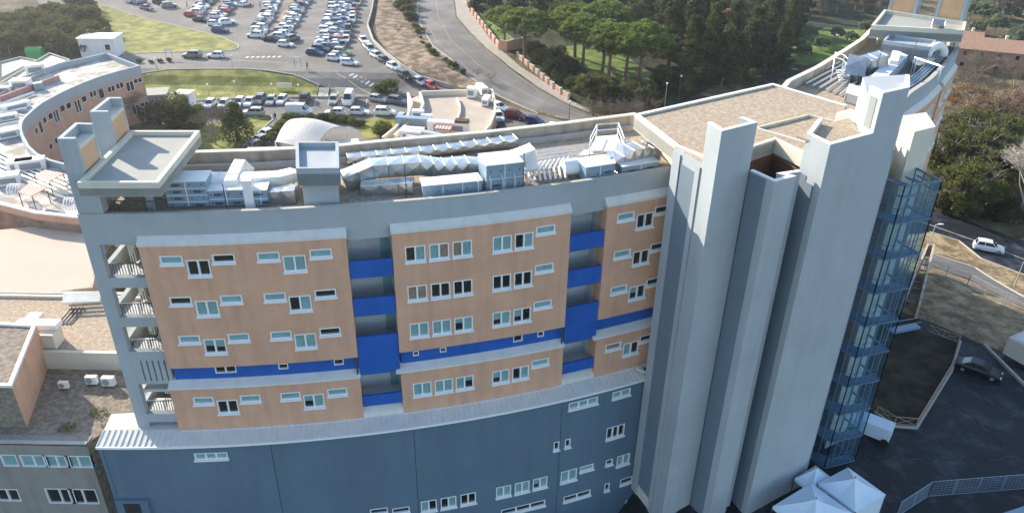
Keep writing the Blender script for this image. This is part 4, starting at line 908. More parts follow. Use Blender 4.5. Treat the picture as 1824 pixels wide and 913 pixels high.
# ------------------------------------------------------------------ ring building at the left
ring = thing('ring_building', (-70, 110, 0), 'curved pale orange building with cluttered roof at the far left', 'building')
ZR_ = 10.6
inn = [(247,116),(212,125),(177,135),(147,146),(117,159),(93,171),(71,183),(57,194),(45,205),(37,213),(33.5,221),(33,230),(36,241),(46,260),(61,274),(84,285),(110,292),(140,297)]
I = [P(*q, ZR_) for q in inn]
out = [P(*q, ZR_) for q in [(140,387),(60,378),(0,363),(-60,345),(-140,300),(-140,200),(0,150),(105,112),(190,94)]]
mb = MB(); mb.prism(I+out, 0, ZR_-1.0); mb.build('roof_deck', mat('pale cluttered roof', (.42,.38,.32), .9, .3, .4, col2=(.62,.60,.56)), ring)
fnI, LI = poly_fn(I[::-1])
# inner facade : wall faces the courtyard
fnI2, LI2 = poly_fn(I)
hol = []
for (x, y, wd, h) in [(238,144,1.8,.9),(224,154,1.6,1.8),(205,153,1.6,1.1),(190,159,1.6,1.1),(172,167,1.3,1.8),(157,168,1.6,1.1),(141,177,1.4,1.1),(130,190,1.5,2.2),(113,189,1.4,1.1),(102,194,1.4,1.1),(91,208,1.5,2.2),(81,208,1.4,1.1),(70,215,1.4,1.1),(63,228,1.3,2.0),(55,234,1.3,1.1),(235,196,1.6,1.8),(250,186,1.8,.9),(92,251,1.4,1.1),(81,262,1.4,1.1)]:
    best = None; d = ray(x, y)
    for i in range(800):
        u = LI2[-1]*i/799; p = fnI2(u, 0); e = abs(atan2(p[0], p[1])-atan2(d.x, d.y))
        z = HT(x, y, p)
        if e < .004 and 0 < z < 9.8 and (best is None or p[1] > best[3]): best = (e, u, z, p[1])
    if best: hol.append(window(lambda u, dr: fnI2(u, -dr), 1, best[1], best[2], wd, h, 'd' if wd < 1.5 else 'dd', .3, ring, .05, False))
cur = lambda u, dr: fnI2(u, -dr)
mb = MB(); hwall(mb, cur, 0, LI2[-1], -.5, 8.8, hol, .3, .2, 1.5); mb.build('inner_wall', M['orange2'], ring)
mb = MB(); mb.strip(I, 8.7, ZR_, .42); mb.build('parapet', M['plaster'], ring)
E0_, E1_ = I[0], out[-1]
mb = MB(); mb.strip([E0_, E1_], ZR_-1.6, ZR_, .3); mb.strip([E1_, out[-2], out[-3], out[-4]], ZR_-1.2, ZR_, .3); mb.build('parapet', M['plaster'], ring)
mb = MB(); mb.strip([E0_, E1_], -.5, ZR_-1.6, .25); mb.build('end_wall', M['orange2'], ring)
mb = MB(); mb.strip(out[:4], 5, ZR_-.2, -.3); mb.build('outer_wall', M['orange2'], ring)
mb = MB(); mb.strip(out[:4], ZR_-.2, ZR_, -.5); mb.build('parapet_coping', M['wht'], ring)
mb = MB(); mb.strip([P(*q, ZR_) for q in [(0,172),(60,150),(105,134)]], ZR_-1, ZR_, .3); mb.build('red_striped_wall', M['redwall'], ring)
for poly, z in (([(0,112),(35,103),(62,108),(0,140)], 9), ([(0,150),(88,96),(122,107),(70,130),(0,168)], 10.2)):
    mb = MB(); q = [P(x, y, z) for x, y in poly]; mb.prism(q, 0, z-.2); mb.build('low_roof', M['cream'], ring); mb = MB(); mb.strip(q, z-.4, z+.15, .25, True); mb.build('roof_rim', M['felt'], ring)
def clutter(name, x, y, dims, label, cat, m_='wht', rz=.5, zb=9.6):
    c = P(x, y, zb); t = thing(name, (c[0], c[1], zb), label, cat); mb = MB(); mb.box((c[0], c[1], zb+.1+dims[2]/2), (dims[0], dims[1], dims[2]), rz); mb.build('casing', M[m_], t)
    mb = MB()
    for e in (-1, 1): mb.box((c[0]+e*dims[0]*.35*cos(rz), c[1]+e*dims[0]*.35*sin(rz), zb+.06), (.15, dims[1], .12), rz)
    mb.build('foot', M['steel'], t)
    mb = MB(); mb.box((c[0]-sin(rz)*-.0+sin(rz)*(dims[1]/2), c[1]-cos(rz)*(dims[1]/2), zb+.1+dims[2]*.5), (dims[0]*.7,.06,dims[2]*.5), rz); mb.build('grille', M['panelgrey'], t); return t
clutter('rooftop_unit', 65, 132, (3.2,1.6,1.8), 'white rooftop unit beside the red striped wall', 'roof unit')
clutter('rooftop_unit', 58, 302, (3.6,1.6,1.5), 'boxy rooftop unit, right of a pair near the striped canopies', 'roof unit', rz=.4)
clutter('rooftop_unit', 40, 303, (3.2,1.8,1.5), 'boxy rooftop unit, left of a pair near the striped canopies', 'roof unit', rz=.4)
clutter('rooftop_unit', 18, 328, (2.8,1.8,1.4), 'white boxy rooftop unit below the pair at the left edge', 'roof unit', rz=.4)
clutter('rooftop_unit', 40, 158, (3.0,2.0,1.6), 'bulky white unit left on the curved roof', 'roof unit', rz=.2)
clutter('rooftop_unit', 10, 165, (2.0,1.2,1.0), 'small white unit at the left frame edge of the curved roof', 'roof unit', rz=.2)
clutter('rooftop_unit', 30, 195, (4.2,1.1,1.0), 'long white duct box slanting across the curved roof', 'roof unit', rz=.9)
clutter('rooftop_unit', 12, 215, (3.4,1.0,.9), 'white duct box lower down on the curved roof', 'roof unit', rz=.7)
clutter('rooftop_unit', 70, 160, (1.4,1.0,1.2), 'small grey unit on the inner side of the curved roof', 'roof unit', 'ahu', rz=.7)
clutter('rooftop_unit', 15, 245, (3.0,1.6,1.2), 'white unit on the rust stained patch of the curved roof', 'roof unit', rz=.7)
L = []
for k in range(6): L.append([(*P(-5, 188+k*9, 10), 10.0), (*P(30+k*1.5, 176+k*10, 10), 10.1), (*P(60-k*6, 165+k*14, 10), 10.0)])
pipes(L, .22, 'tangle of bright white pipes on the curved roof', name='pipe_run', zb=9.6)
L = []
for k in range(5): L.append([(*P(-5, 268+k*8, 10), 9.9), (*P(60, 300+k*7, 10), 10.0), (*P(120, 322+k*8, 10), 10.0)])
pipes(L, .16, 'parallel white pipes around the near side of the curved roof', name='pipe_run', zb=9.6)
def striped(x0, y0, x1, y1, x2, y2, x3, y3, z, label, zb, n_=11):
    q = [Vector((*P(x, y, z), z)) for x, y in ((x0,y0),(x1,y1),(x2,y2),(x3,y3))]; ce = sum(q, Vector((0,0,0)))/4
    t = thing('striped_canopy', (ce.x, ce.y, zb), label, 'canopy', 'canopies with red and white stripes'); mb = MB()
    for k in range(n_):
        mb.m = k % 2; a, b_ = k/n_, (k+1)/n_; A, B, C_, D = q[0].lerp(q[1], a), q[0].lerp(q[1], b_), q[3].lerp(q[2], b_), q[3].lerp(q[2], a)
        hh = Vector((0,0,.08)); mb.hexa([A, B, C_, D, A+hh, B+hh, C_+hh, D+hh])
    mb.build('canopy_sheet', [M['pink'], M['cream']], t); mb = MB()
    for v in q: v2 = ce+(v-ce)*.95; mb.tube([(v2.x, v2.y, zb), (v2.x, v2.y, z)], .06, 5)
    mb.build('post', M['steel'], t)
striped(80,303,114,310,88,324,60,314,11.6, 'striped canopy, upper of two beside the hospital stair pier', 9.6)
striped(50,328,84,335,57,350,32,343,11.6, 'striped canopy, lower of two beside the hospital stair pier', 9.6)
for (x, y, lb) in ((22,345,'left'),(122,370,'right')):
    c = P(x, y, 10.4); t = thing('coil_rack', (c[0], c[1], 9.6), 'bundle of looped white hoses at the %s of the near roof edge' % lb, 'pipes')
    for k in range(5):
        mb = MB(); mb.tube([(c[0]+k*.35+cos(a)*.25*0, c[1]+cos(a)*1.0, 10.6+sin(a)*1.1) for a in [pi*j/8 for j in range(9)]], .09, 6); mb.build('pipe', M['wht'], t)
# ------------------------------------------------------------------ second ring building (middle)
rb = thing('round_annex', (-10, 130, 0), 'low round annex with tan curved roof behind the hospital, near the parked red car', 'building')
zz = 8.0
b2 = [P(*q, zz) for q in [(746,162),(800,160),(878,158),(884,184),(883,200),(874,222),(852,247),(820,275),(690,275),(700,240),(717,224),(742,203),(752,184)]]
mb = MB(); mb.prism(b2, 0, zz-.9); mb.build('roof', mat('tan roof membrane', (.42,.36,.29), .9, .12, .3), rb)
mb = MB(); mb.strip(b2[:7][::-1], zz-1.5, zz, .4); mb.strip(b2[9:]+[b2[0]], zz-1.0, zz, -.4); mb.build('parapet', M['cream'], rb)
mb = MB(); mb.strip(b2[:8][::-1], 0, zz-1.5, .15); mb.build('outer_wall', M['orange2'], rb)
arcw = [P(*q, zz) for q in [(812,170),(818,182),(818,195),(812,210)]]; mb = MB(); mb.strip(arcw, zz-.95, zz-.35, .25); mb.build('roof_kerb', M['cream'], rb)
ra = [P(*q, zz-1) for q in [(725,172),(732,190),(724,212),(700,236),(680,252)]]; mb = MB(); mb.strip(ra, 0, zz-.2, .4); mb.build('ramp_wall', M['cream'], rb)
rp_ = [P(*q, zz-1) for q in [(727,172),(734,190),(726,212),(702,236),(717,226),(740,206),(750,186),(745,165)]]; mb = MB(); mb.prism(rp_, 0, zz-1.6); mb.build('ramp', M['beige'], rb)
hole = [(1, 14)]
striped(782,213,811,217,803,232,773,229,8.6, 'short canopy with broad red stripes on the round annex', 7.1, 11)
for (x, y, d, lb) in ((745,213,(2.0,1.2,1.6),'white box unit with hood, leftmost on the round annex'),(760,218,(1.8,1.0,1.3),'second small white box unit on the round annex'),(738,226,(6,1.2,1.6),'long grey unit below the two boxes on the round annex'),(800,236,(7,1.2,1.8),'long cream unit under the striped canopy on the round annex'),(823,237,(2.2,1.4,2.2),'brown metal cabinet near the rear parapet'),(840,173,(1.6,1.6,1.8),'white vent cowl on the tan roof'),(858,166,(1.4,3.4,1.4),'white duct slanting across the tan roof'),(866,185,(1.2,3.0,1.2),'white duct end near the curved roof edge'),(735,250,(3.5,2.5,1.8),'white hooded unit below the long white pipe')):
    clutter('rooftop_unit', x, y, d, lb, 'roof unit', 'brown' if 'brown' in lb else ('ahu' if 'grey' in lb else 'wht'), rz=-.15 if 'slant' not in lb else .4, zb=7.15)
pipes([[(*P(722,236,8.6), 8.0), (*P(724,232,8.6), 8.9), (*P(822,252,8.6), 8.9)], [(*P(722,242,8.6), 7.6), (*P(724,240,8.6), 8.4), (*P(822,258,8.6), 8.4)]], .35, 'thick white pipe crossing before the round annex', zb=7.1)
# ------------------------------------------------------------------ membrane canopy (arched) + huts
cp = thing('arched_canopy', (-36, 130, 0), 'big grey arched membrane canopy behind the rear parapet', 'canopy')
mb = MB(); A, B, C_, D = [Vector(P(*q, 3.2)) for q in ((490,250),(560,264),(618,226),(536,212))]
na = 14; nb_ = 10; rowsv = []
for i in range(na+1):
    a = i/na; p0 = A.lerp(D, a); p1 = B.lerp(C_, a); rowp = []
    for j in range(nb_+1):
        b_ = j/nb_; p = p0.lerp(p1, b_); h = 3.0+2.6*sin(pi*a)*(.65+.35*sin(pi*b_))-.5*sin(pi*b_)*0; rowp.append((p.x, p.y, h))
    rowsv.append(rowp)
for dz in (0, -.12):
    for i in range(na):
        for j in range(nb_): q = [rowsv[i][j], rowsv[i+1][j], rowsv[i+1][j+1], rowsv[i][j+1]]; mb.face([(v[0], v[1], v[2]+dz) for v in q])
mb.build('membrane', M['canopyf'], cp, smooth=True)
mb = MB()
for r_ in (rowsv[0], rowsv[-1]):
    for j in (0, 5, 10): mb.tube([(r_[j][0], r_[j][1], 0), r_[j]], .12, 6)
mb.build('post', M['white'], cp)
mb = MB(); mb.box((A.x-1, A.y-1.5, 1.2), (7,1.5,2.2), .1); mb.box(((B.x+C_.x)/2+3, (B.y+C_.y)/2-1, 1.4), (4,3,2.6), .3); mb.build('low_wall', M['cream'], cp)
def hut(name, x, y, dx, dy, h, rz, label, roof='wht', wallm='wht', win=True, ws=((-.2,.3,.55),(.25,.3,.55))):
    c = GP(x, y); z = G(*c); t = thing(name, (c[0], c[1], z), label, 'hut')
    mb = MB(); mb.box((c[0], c[1], z+h/2), (dx, dy, h), rz); mb.build('wall', M[wallm], t)
    mb = MB(); mb.box((c[0], c[1], z+h+.08), (dx+.5, dy+.5, .16), rz); mb.build('roof', M[roof], t)
    fd = Vector((sin(rz), -cos(rz))); sdv = Vector((cos(rz), sin(rz)))
    for e, wx, wz in (ws if win else ()):
        mb = MB(); q = Vector(c)+fd*(dy/2+.03)+sdv*dx*e; mb.box((q.x, q.y, z+h*.55), (dx*wx,.05,h*wz), rz); mb.build('window', M['glassd'], t)
    return t
hut('kiosk', 333, 192, 3.0, 2.6, 3.2, -.1, 'small white kiosk with glazed front in the lower car park', 'cream')
hut('cabin', 185, 97, 8.0, 5.0, 4.2, .05, 'white flat-roofed cabin at the tip of the grass triangle', 'wht', ws=((.3,.13,.28),))
hut('shed', 277, 190, 5.5, 4.5, 3.0, .25, 'dark gabled shed with open frame next to the curved orange building', 'felt', 'felt', False)
c = GP(66,104); t = thing('waste_container', (c[0], c[1], G(*c)), 'bright green domed waste container below the tree covered bank', 'container')
mb = MB(); z = G(*c); mb.prism([(c[0]-1.7,c[1]-1), (c[0]+1.7,c[1]-1), (c[0]+1.7,c[1]+1), (c[0]-1.7,c[1]+1)], z, z+1.6); mb.build('body', M['green'], t)
mb = MB(); mb.tube([(c[0]-1.75, c[1], z+1.6), (c[0]+1.75, c[1], z+1.6)], 1.02, 12); mb.build('lid', M['green'], t)
# steps
st = thing('outdoor_steps', (*GP(573,172), 0), 'concrete steps climbing the grass slope to the upper car park', 'steps'); mb = MB()
a, b = Vector(GP(566,174)), Vector(GP(567,141)); wdt = 2.3; n_ = 22
for k in range(n_):
    p = a.lerp(b, k/n_); p2 = a.lerp(b, (k+1)/n_); z = G(p2.x, p2.y)+.18; mb.prism([(p.x, p.y), (p.x+wdt, p.y), (p2.x+wdt, p2.y), (p2.x, p2.y)], z-.8, z)
mb.build('tread', M['kerb'], st); mb = MB()
for e in (-.1, wdt): 
    pts = [(a.lerp(b, k/8).x+e, a.lerp(b, k/8).y, G(*a.lerp(b, k/8))+1.1) for k in range(9)]; mb.tube(pts, .05, 5)
    for q in pts: mb.tube([(q[0], q[1], q[2]-1.1), q], .04, 4)
mb.build('handrail', M['steel'], st)
# signs, lamps
def lamp(x, y, h, label, arm=True, name='street_lamp', m_='kerb'):
    c = GP(x, y); z = G(*c); t = thing(name, (c[0], c[1], z), label, 'lamp'); mb = MB(); mb.tube([(c[0], c[1], z), (c[0], c[1], z+h)], .09, 6, .05); mb.build('pole', M[m_], t)
    mb = MB()
    if arm: mb.tube([(c[0], c[1], z+h), (c[0]+.7, c[1], z+h+.15)], .05, 5); mb.box((c[0]+.8, c[1], z+h+.15), (.7,.25,.1))
    else: mb.tube([(c[0], c[1], z+h-.2), (c[0], c[1], z+h+.15)], .16, 8, .22)
    mb.build('lantern', M['wht'], t)
lamp(1652, 446, 4.6, 'pale street lamp on the dry verge beside the glass stair tower')
lamp(1806, 511, 4.2, 'pale street lamp on the verge at the right frame edge')
lamp(373, 172, 2.6, 'short lamp post behind the first parked car of the lower row', False)
lamp(421, 172, 3.2, 'short lamp post with round white head among the lower row', False)
lamp(357, 188, 2.2, 'thin lamp post right of the white kiosk', False)
lamp(487, 178, 3.4, 'lamp post near the wide gap in the lower row', False)
lamp(534, 178, 3.2, 'lamp post left of the outdoor steps', False)
lamp(605, 200, 4.0, 'tall lamp post between the two white cars of the middle row', False)
lamp(1183, 195, 5.5, 'pale bare pole rising behind the machine room roof', False, 'utility_pole')
lamp(1207, 190, 6.5, 'thin dark pole rising behind the machine room roof', False, 'utility_pole', 'steel')
lamp(280, 124, 2.6, 'thin post beside the clipped shrubs at the grass edge', False)
lamp(415, 122, 2.8, 'thin post at the roadside right of the white moving car', False)
lamp(1013, 225, 5.0, 'bare pole beside the service road near the white car', False, 'utility_pole', 'steel')
def board(x, y, wd, h, ph, label):
    c = GP(x, y); z = G(*c); t = thing('sign_board', (c[0], c[1], z), label, 'sign'); mb = MB(); mb.box((c[0], c[1], z+ph+h/2), (wd,.08,h)); mb.build('panel', M['sign'], t)
    mb = MB()
    for e in (-wd/2+.1, wd/2-.1): mb.tube([(c[0]+e, c[1]+.08, z), (c[0]+e, c[1]+.08, z+ph+h)], .05, 5)
    mb.build('post', M['steel'], t)
board(505, 142, 3.3, 1.1, .5, 'wide blank cream sign board on the grass left of the steps')
board(610, 153, 3.2, 1.1, .6, 'wide blank cream sign board on the grass right of the steps')
board(302, 105, 1.6, .5, 1.9, 'small pale road sign at the edge of the grass triangle')
board(531, 121, 1.6, .3, 2.2, 'narrow dark-framed road sign by the upper car park road')
# ------------------------------------------------------------------ right side: fences, bed, yard
def railfence(pts, label, h=1.0, step=1.8, cross=True):
    W = [Vector(GP(*q)) for q in pts]; t = thing('timber_fence', (W[0].x, W[0].y, 0), label, 'fence'); mr = MB(); 
    for a, b_ in zip(W, W[1:]):
        n_ = max(1, round((b_-a).length/step))
        for k in range(n_):
            p, q = a.lerp(b_, k/n_), a.lerp(b_, (k+1)/n_); zp, zq = G(*p)+.12, G(*q)+.12
            mb = MB(); mb.tube([(p.x, p.y, zp), (p.x, p.y, zp+h)], .06, 6); mb.build('post', M['wood'], t)
            for e in (.12, 1.0): mr.tube([(p.x, p.y, zp+h*e), (q.x, q.y, zq+h*e)], .045, 5)
            if cross: mr.tube([(p.x, p.y, zp+.12), (q.x, q.y, zq+h)], .035, 5); mr.tube([(p.x, p.y, zp+h), (q.x, q.y, zq+.12)], .035, 5)
    mr.build('rail', M['wood'], t)
railfence([(1560,738),(1592,757),(1631,760),(1692,660),(1706,612),(1652,592)], 'low crossed timber fence round the dark planted bed')
railfence([(1633,567),(1700,590),(1753,615)], 'low crossed timber fence along the foot of the dirt bank')
kb = MB(); kb.strip([GP(*q) for q in [(1556,736),(1592,762),(1634,765),(1697,662),(1712,610)]], 0, .3, .2); struct(kb.build('kerb', M['kerb']))
kb = MB(); kb.strip([GP(*q) for q in [(1750,616),(1824,690),(1880,740)]], 0, .35, .3); struct(kb.build('kerb', M['kerb']))
def meshfence(pts, h, step, label, m_='steel'):
    W = [Vector(GP(*q)) for q in pts]; t = thing('wire_fence', (W[0].x, W[0].y, 0), label, 'fence'); mr = MB()
    for a, b_ in zip(W, W[1:]):
        n_ = max(1, round((b_-a).length/step))
        for k in range(n_+1):
            p = a.lerp(b_, k/n_); z = G(*p); mb = MB(); mb.tube([(p.x, p.y, z), (p.x, p.y, z+h)], .05, 5); mb.build('post', M[m_], t)
        for e in range(9): z = .08+e*(h-.1)/8; mr.tube([(a.x, a.y, G(*a)+z), (b_.x, b_.y, G(*b_)+z)], .012 if 0 < e < 8 else .03, 4)
        nv = int((b_-a).length/.35)
        for k in range(nv): p = a.lerp(b_, k/nv); z = G(*p); mr.tube([(p.x, p.y, z+.05), (p.x, p.y, z+h)], .008, 3)
    mr.build('wire_mesh', M[m_], t)
meshfence([(1645,482),(1722,509),(1824,562),(1880,600)], 1.9, 2.6, 'grey wire fence between the lane and the dirt bank', 'panelgrey')
meshfence([(1652,884),(1824,870),(1900,864)], 1.9, 2.4, 'tall wire fence in the dark yard at the bottom right', 'ahu')
meshfence([(1597,920),(1652,884)], 1.9, 2.4, 'short wire fence running towards the white tents', 'ahu')
c = Vector(GP(1748,925)); t = thing('yard_shelter', (c.x, c.y, 0), 'low pale roofed shelter behind the wire fence at the bottom right', 'shelter')
mb = MB(); mb.box((c.x+3.5, c.y-1.6, 1.6), (9,3.4,.15), .35); mb.build('roof', M['ahu'], t); mb = MB(); mb.box((c.x+3.5, c.y-1.6, .8), (8.4,3.0,1.5), .35); mb.build('wall', M['panelgrey'], t)
c = Vector(GP(1830,655)); t = thing('container_cabin', (c.x, c.y, 0), 'beige container cabin on legs at the right frame edge', 'container')
mb = MB(); mb.box((c.x+.8, c.y, 1.7), (3.0,6,2.2), .5); mb.build('body', M['cream'], t); mb = MB(); mb.box((c.x+.8, c.y, 2.85), (2.4,5.2,.08), .5); mb.build('roof', M['cap'], t)
mb = MB()
for e in (-2.2, 0, 2.2): mb.box((c.x-.4-sin(.5)*e, c.y+cos(.5)*e, .3), (.15,.15,.6)); mb.box((c.x+1.6-sin(.5)*e, c.y+cos(.5)*e, .3), (.15,.15,.6))
mb.build('leg', M['steel'], t)
# open stairwell / pit structure next to glass tower
w_ = [GP(1640,470), GP(1653,475), GP(1632,568), GP(1600,560)]
t = thing('service_ramp_enclosure', (*w_[1], 0), 'narrow walled service stairwell right of the glass tower', 'stairwell'); mb = MB(); mb.strip([w_[3], w_[0], w_[1], w_[2]], 0, 1.9, -.25); mb.build('wall', M['concrete'], t)
mb = MB(); 
for k in range(10): a = Vector(w_[0]).lerp(Vector(w_[3]), k/10); b_ = Vector(w_[1]).lerp(Vector(w_[2]), k/10); mb.tube([(a.x, a.y, 1.2), (b_.x, b_.y, 1.2)], .1, 4)
mb.build('slatted_cover', M['gsteel'], t)
mb = MB(); q = GP(1616,590); t = thing('footbridge', (q[0], q[1], 0), 'short blue railed footbridge at the foot of the glass tower', 'footbridge'); mb.box((q[0]-.5, q[1], .4), (4,.9,.3), .3); mb.build('deck', M['ahu'], t); mb = MB()
for e in (-.45, .45): mb.tube([(q[0]-2.4, q[1]-.6+e, 1.3), (q[0]+1.4, q[1]+.6+e, 1.3)], .04, 4)
mb.build('handrail', M['ahu'], t)
# tents
def tent(px, py, half, zt_, rz, label):
    ze = zt_-1.3; cL, cB, cR = [Vector(P(*q, ze)) for q in (px, py, half)]; cT = cL+cR-cB; cc = (cL+cR)/2; c = tuple(cc); rz = atan2(cR.y-cB.y, cR.x-cB.x)
    t = thing('canopy_tent', (c[0], c[1], 0), label, 'tent', 'white pyramid tents at the tower foot', rz)
    cor = [cL, cB, cR, cT]
    inv = Matrix.Rotation(-rz, 3, 'Z')
    def L3(v): w_ = Vector((v[0]-c[0], v[1]-c[1], v[2])); w_ = inv @ w_; return (w_.x+c[0], w_.y+c[1], w_.z)
    mb = MB(); N = 8
    for i in range(4):
        a, b_ = cor[i], cor[(i+1) % 4]
        def pt(s, t_):      # s 0 apex..1 eave
            e = a.lerp(b_, t_); p = cc.lerp(e, s); edge = abs(t_-.5)*2; z = zt_-(zt_-ze)*(s**(.8))-.18*sin(pi*s)*(1-edge); return L3((p.x, p.y, z))
        for si in range(N):
            for ti in range(6): mb.face([pt(si/N, ti/6), pt((si+1)/N, ti/6), pt((si+1)/N, (ti+1)/6), pt(si/N, (ti+1)/6)])
        mb.face([L3((*a, ze-.28)), L3((*b_, ze-.28)), L3((*b_, ze)), L3((*a, ze))])
    mb.build('roof_fabric', M['tent'], t)
    for v in cor:
        mb = MB(); mb.tube([L3((v.x, v.y, 0)), L3((v.x, v.y, ze))], .05, 6); mb.build('leg', M['steel'], t)
    mb = MB(); mb.tube([L3((cc.x, cc.y, zt_-.05)), L3((cc.x, cc.y, zt_+.22))], .04, 6); mb.build('finial', M['steel'], t)
    for (i, j) in ((1, 2),):
        mb = MB(); a, b_ = cor[i].lerp(cc, .01), cor[j].lerp(cc, .01); mb.face([L3((*a, .1)), L3((*b_, .1)), L3((*b_, ze-.29)), L3((*a, ze-.29))]); mb.build('side_curtain', M['tent'], t)
tent((1457,860), (1524,911), (1578,880), 3.9, 0, 'white pyramid tent, rightmost of three, at the foot of the glass tower')
tent((1415,851), (1446,876), (1484,852), 3.4, 0, 'small white tent tucked behind, against the grey tower')
tent((1376,901), (1452,960), (1521,914), 3.9, 0, 'white pyramid tent nearest the lower frame edge')
# ------------------------------------------------------------------ cars
def car_proto(kind, parts=True):
    """built at origin, nose towards +x"""
    if kind == 'hatch': Lc, Wd, H1, H2 = 4.1, 1.74, .88, 1.48; cab = (-1.95, -1.45, .15, 1.0)
    elif kind == 'sedan': Lc, Wd, H1, H2 = 4.5, 1.76, .90, 1.45; cab = (-1.75, -.95, .25, 1.15)
    elif kind == 'suv': Lc, Wd, H1, H2 = 4.4, 1.85, 1.02, 1.70; cab = (-2.05, -1.7, .3, 1.1)
    else: Lc, Wd, H1, H2 = 5.2, 2.0, 1.25, 2.35; cab = (-2.5, -2.42, 1.2, 2.0)
    r, e = cab[0], cab[1]; f1, f2 = cab[2], cab[3]; hl = Lc/2; body = MB(); w = Wd/2
    def section(x, wb, zt_): return [(x,-wb*.93,.22), (x,-wb,.45), (x,-wb*.99,zt_*.82), (x,-wb*.9,zt_), (x,wb*.9,zt_), (x,wb*.99,zt_*.82), (x,wb,.45), (x,wb*.93,.22)]
    st = [(-hl,.84,H1*.84),(-hl+.12,.93,H1*.95),(-hl+.5,.99,H1*1.0),(-hl+1.2,1,H1*1.02),(.2,1,H1*1.0),(f2-.1,.99,H1*.96),(hl-.55,.96,H1*.86),(hl-.15,.9,H1*.74),(hl,.78,H1*.6)]
    if kind == 'van': st = [(-hl,.95,1.2),(-hl+.1,1,1.25),(f2,1,1.25),(hl-.3,.95,1.08),(hl,.85,.8)]
    S = [section(x, w*k, z) for x, k, z in st]
    for A, B in zip(S, S[1:]):
        for i in range(8): j = (i+1) % 8; body.face([A[i], B[i], B[j], A[j]][::-1])
    body.face(S[0]); body.face(S[-1][::-1])
    # cabin
    zb = H1*.97; c0 = [(r, w*.88), (e, w*.74), (f1, w*.74), (f2, w*.86)]
    zs_ = [zb, H2-.05, H2, zb]
    up = [(r,w*.88,zb),(e,w*.72,H2-.06),((e+f1)/2,w*.73,H2),(f1,w*.71,H2-.05),(f2,w*.86,zb)]
    Lp = [(x,-y,z) for x,y,z in up]; Rp = [(x,y,z) for x,y,z in up]
    for i in range(4): body.face([Lp[i], Lp[i+1], Rp[i+1], Rp[i]])
    body.face([Lp[0],Lp[1],Lp[2],Lp[3],Lp[4]][::-1]); body.face(Rp)
    gl = MB(); o_ = .012
    def shr(q, k=.86, push=None):
        v = [Vector(p) for p in q]; c = sum(v, Vector((0,0,0)))/len(v); nrm = (v[1]-v[0]).cross(v[2]-v[0]).normalized()
        if push is not None and nrm.dot(Vector(push)) < 0: nrm = -nrm
        return [tuple(c+(p-c)*k+nrm*o_) for p in v]
    gl.face(shr([Lp[3], Lp[4], Rp[4], Rp[3]], .9, (1,0,.3)))
    gl.face(shr([Lp[0], Lp[1], Rp[1], Rp[0]], .86, (-1,0,.3)))
    for s, Q in ((-1, Lp), (1, Rp)):
        xm = (e+f1)/2 if kind != 'van' else 1.1
        def pt(x, t): # t 0 bottom..1 top on the side plane
            y = w*.87+(w*.725-w*.87)*t; return (x, s*y, zb+(H2-.06-zb)*t)
        if kind != 'van':
            gl.face(shr([pt(r+.25,.12), pt(xm-.05,.12), pt(xm-.05,.88), pt(e+.12,.88)], .97, (0,s,0)))
            gl.face(shr([pt(xm+.03,.12), pt(f2-.2,.12), pt(f1-.02,.88), pt(xm+.03,.88)], .97, (0,s,0)))
        else: gl.face(shr([pt(1.05,.12), pt(f2-.1,.12), pt(f1,.85), pt(1.05,.85)], .95, (0,s,0)))
    wh = []
    rw = .32 if kind != 'van' else .35
    for x in (-hl+.78, hl-.82):
        for s in (-1, 1): wh.append((x, s*(w-.13), rw, s))
    lt = MB(); lt.box((hl-.1, -w*.62, H1*.62), (.22,.34,.14)); lt.box((hl-.1, w*.62, H1*.62), (.22,.34,.14))
    tl = MB(); tl.box((-hl+.02, -w*.72, H1*.78), (.12,.26,.2)); tl.box((-hl+.02, w*.72, H1*.78), (.12,.26,.2))
    mr = MB()
    for s in (-1, 1): mr.box((f2-.2, s*(w+.08), zb+.04), (.14,.18,.13))
    if parts:
        root = bpy.data.objects.new('parked_car', None); COL.objects.link(root)
        body.build('body', CARCOL['white'], root); gl.build('car_window', M['carglass'], root); lt.build('headlights', M['lamp'], root); tl.build('tail_lights', M['tail'], root); mr.build('wing_mirrors', CARCOL['white'], root)
        for x, y, r_, s in wh:
            mb = MB(); mb.tube([(x, y-.11, r_), (x, y+.11, r_)], r_, 14); wo = mb.build('wheel', M['tyre'], root)
            mb = MB(); mb.tube([(x, y+s*.10, r_), (x, y+s*.125, r_)], r_*.62, 10); mb.build('rim', M['rim'], wo)
        return root
    al = MB()
    def add(m_, i):
        k = len(al.v); al.v += m_.v; al.f += [tuple(k+q for q in f_) for f_ in m_.f]; al.mi += [i]*len(m_.f)
    add(body, 0); add(gl, 1); add(mr, 0); add(lt, 3); add(tl, 4); wb = MB()
    for x, y, r_, s in wh: wb.tube([(x, y-.11, r_), (x, y+.11, r_)], r_, 10)
    add(wb, 2); return al.build('parked_car', [CARCOL['white'], M['carglass'], M['tyre'], M['lamp'], M['tail']])
PROTO = {(k, p): car_proto(k, p) for k in ('hatch','sedan','suv','van') for p in (True, False)}
USED = set()
KN = {'hatch':'hatchback','sedan':'saloon','suv':'estate','van':'van'}
def place_car(x, y, ang, kind, colr, label, group, parts=None, world=False):
    c = (x, y) if world else GP(x, y)
    if parts is None: parts = hypot(*c) < 182
    key = (kind, parts); src = PROTO[key]
    o_ = src if key not in USED else copytree(src); USED.add(key)
    z = G(*c)+.06; o_.location = (c[0], c[1], z); o_.rotation_euler = (0,0,ang)
    for ob in [o_]+list(o_.children):
        if ob.type == 'MESH' and ob.name.split('.')[0] in ('body','wing_mirrors','parked_car'):
            ob.material_slots[0].link = 'OBJECT'; ob.material_slots[0].material = CARCOL[colr]
    if kind == 'van': o_.name = 'parked_van'
    tag(o_, label, 'van' if kind == 'van' else 'car', group); return o_
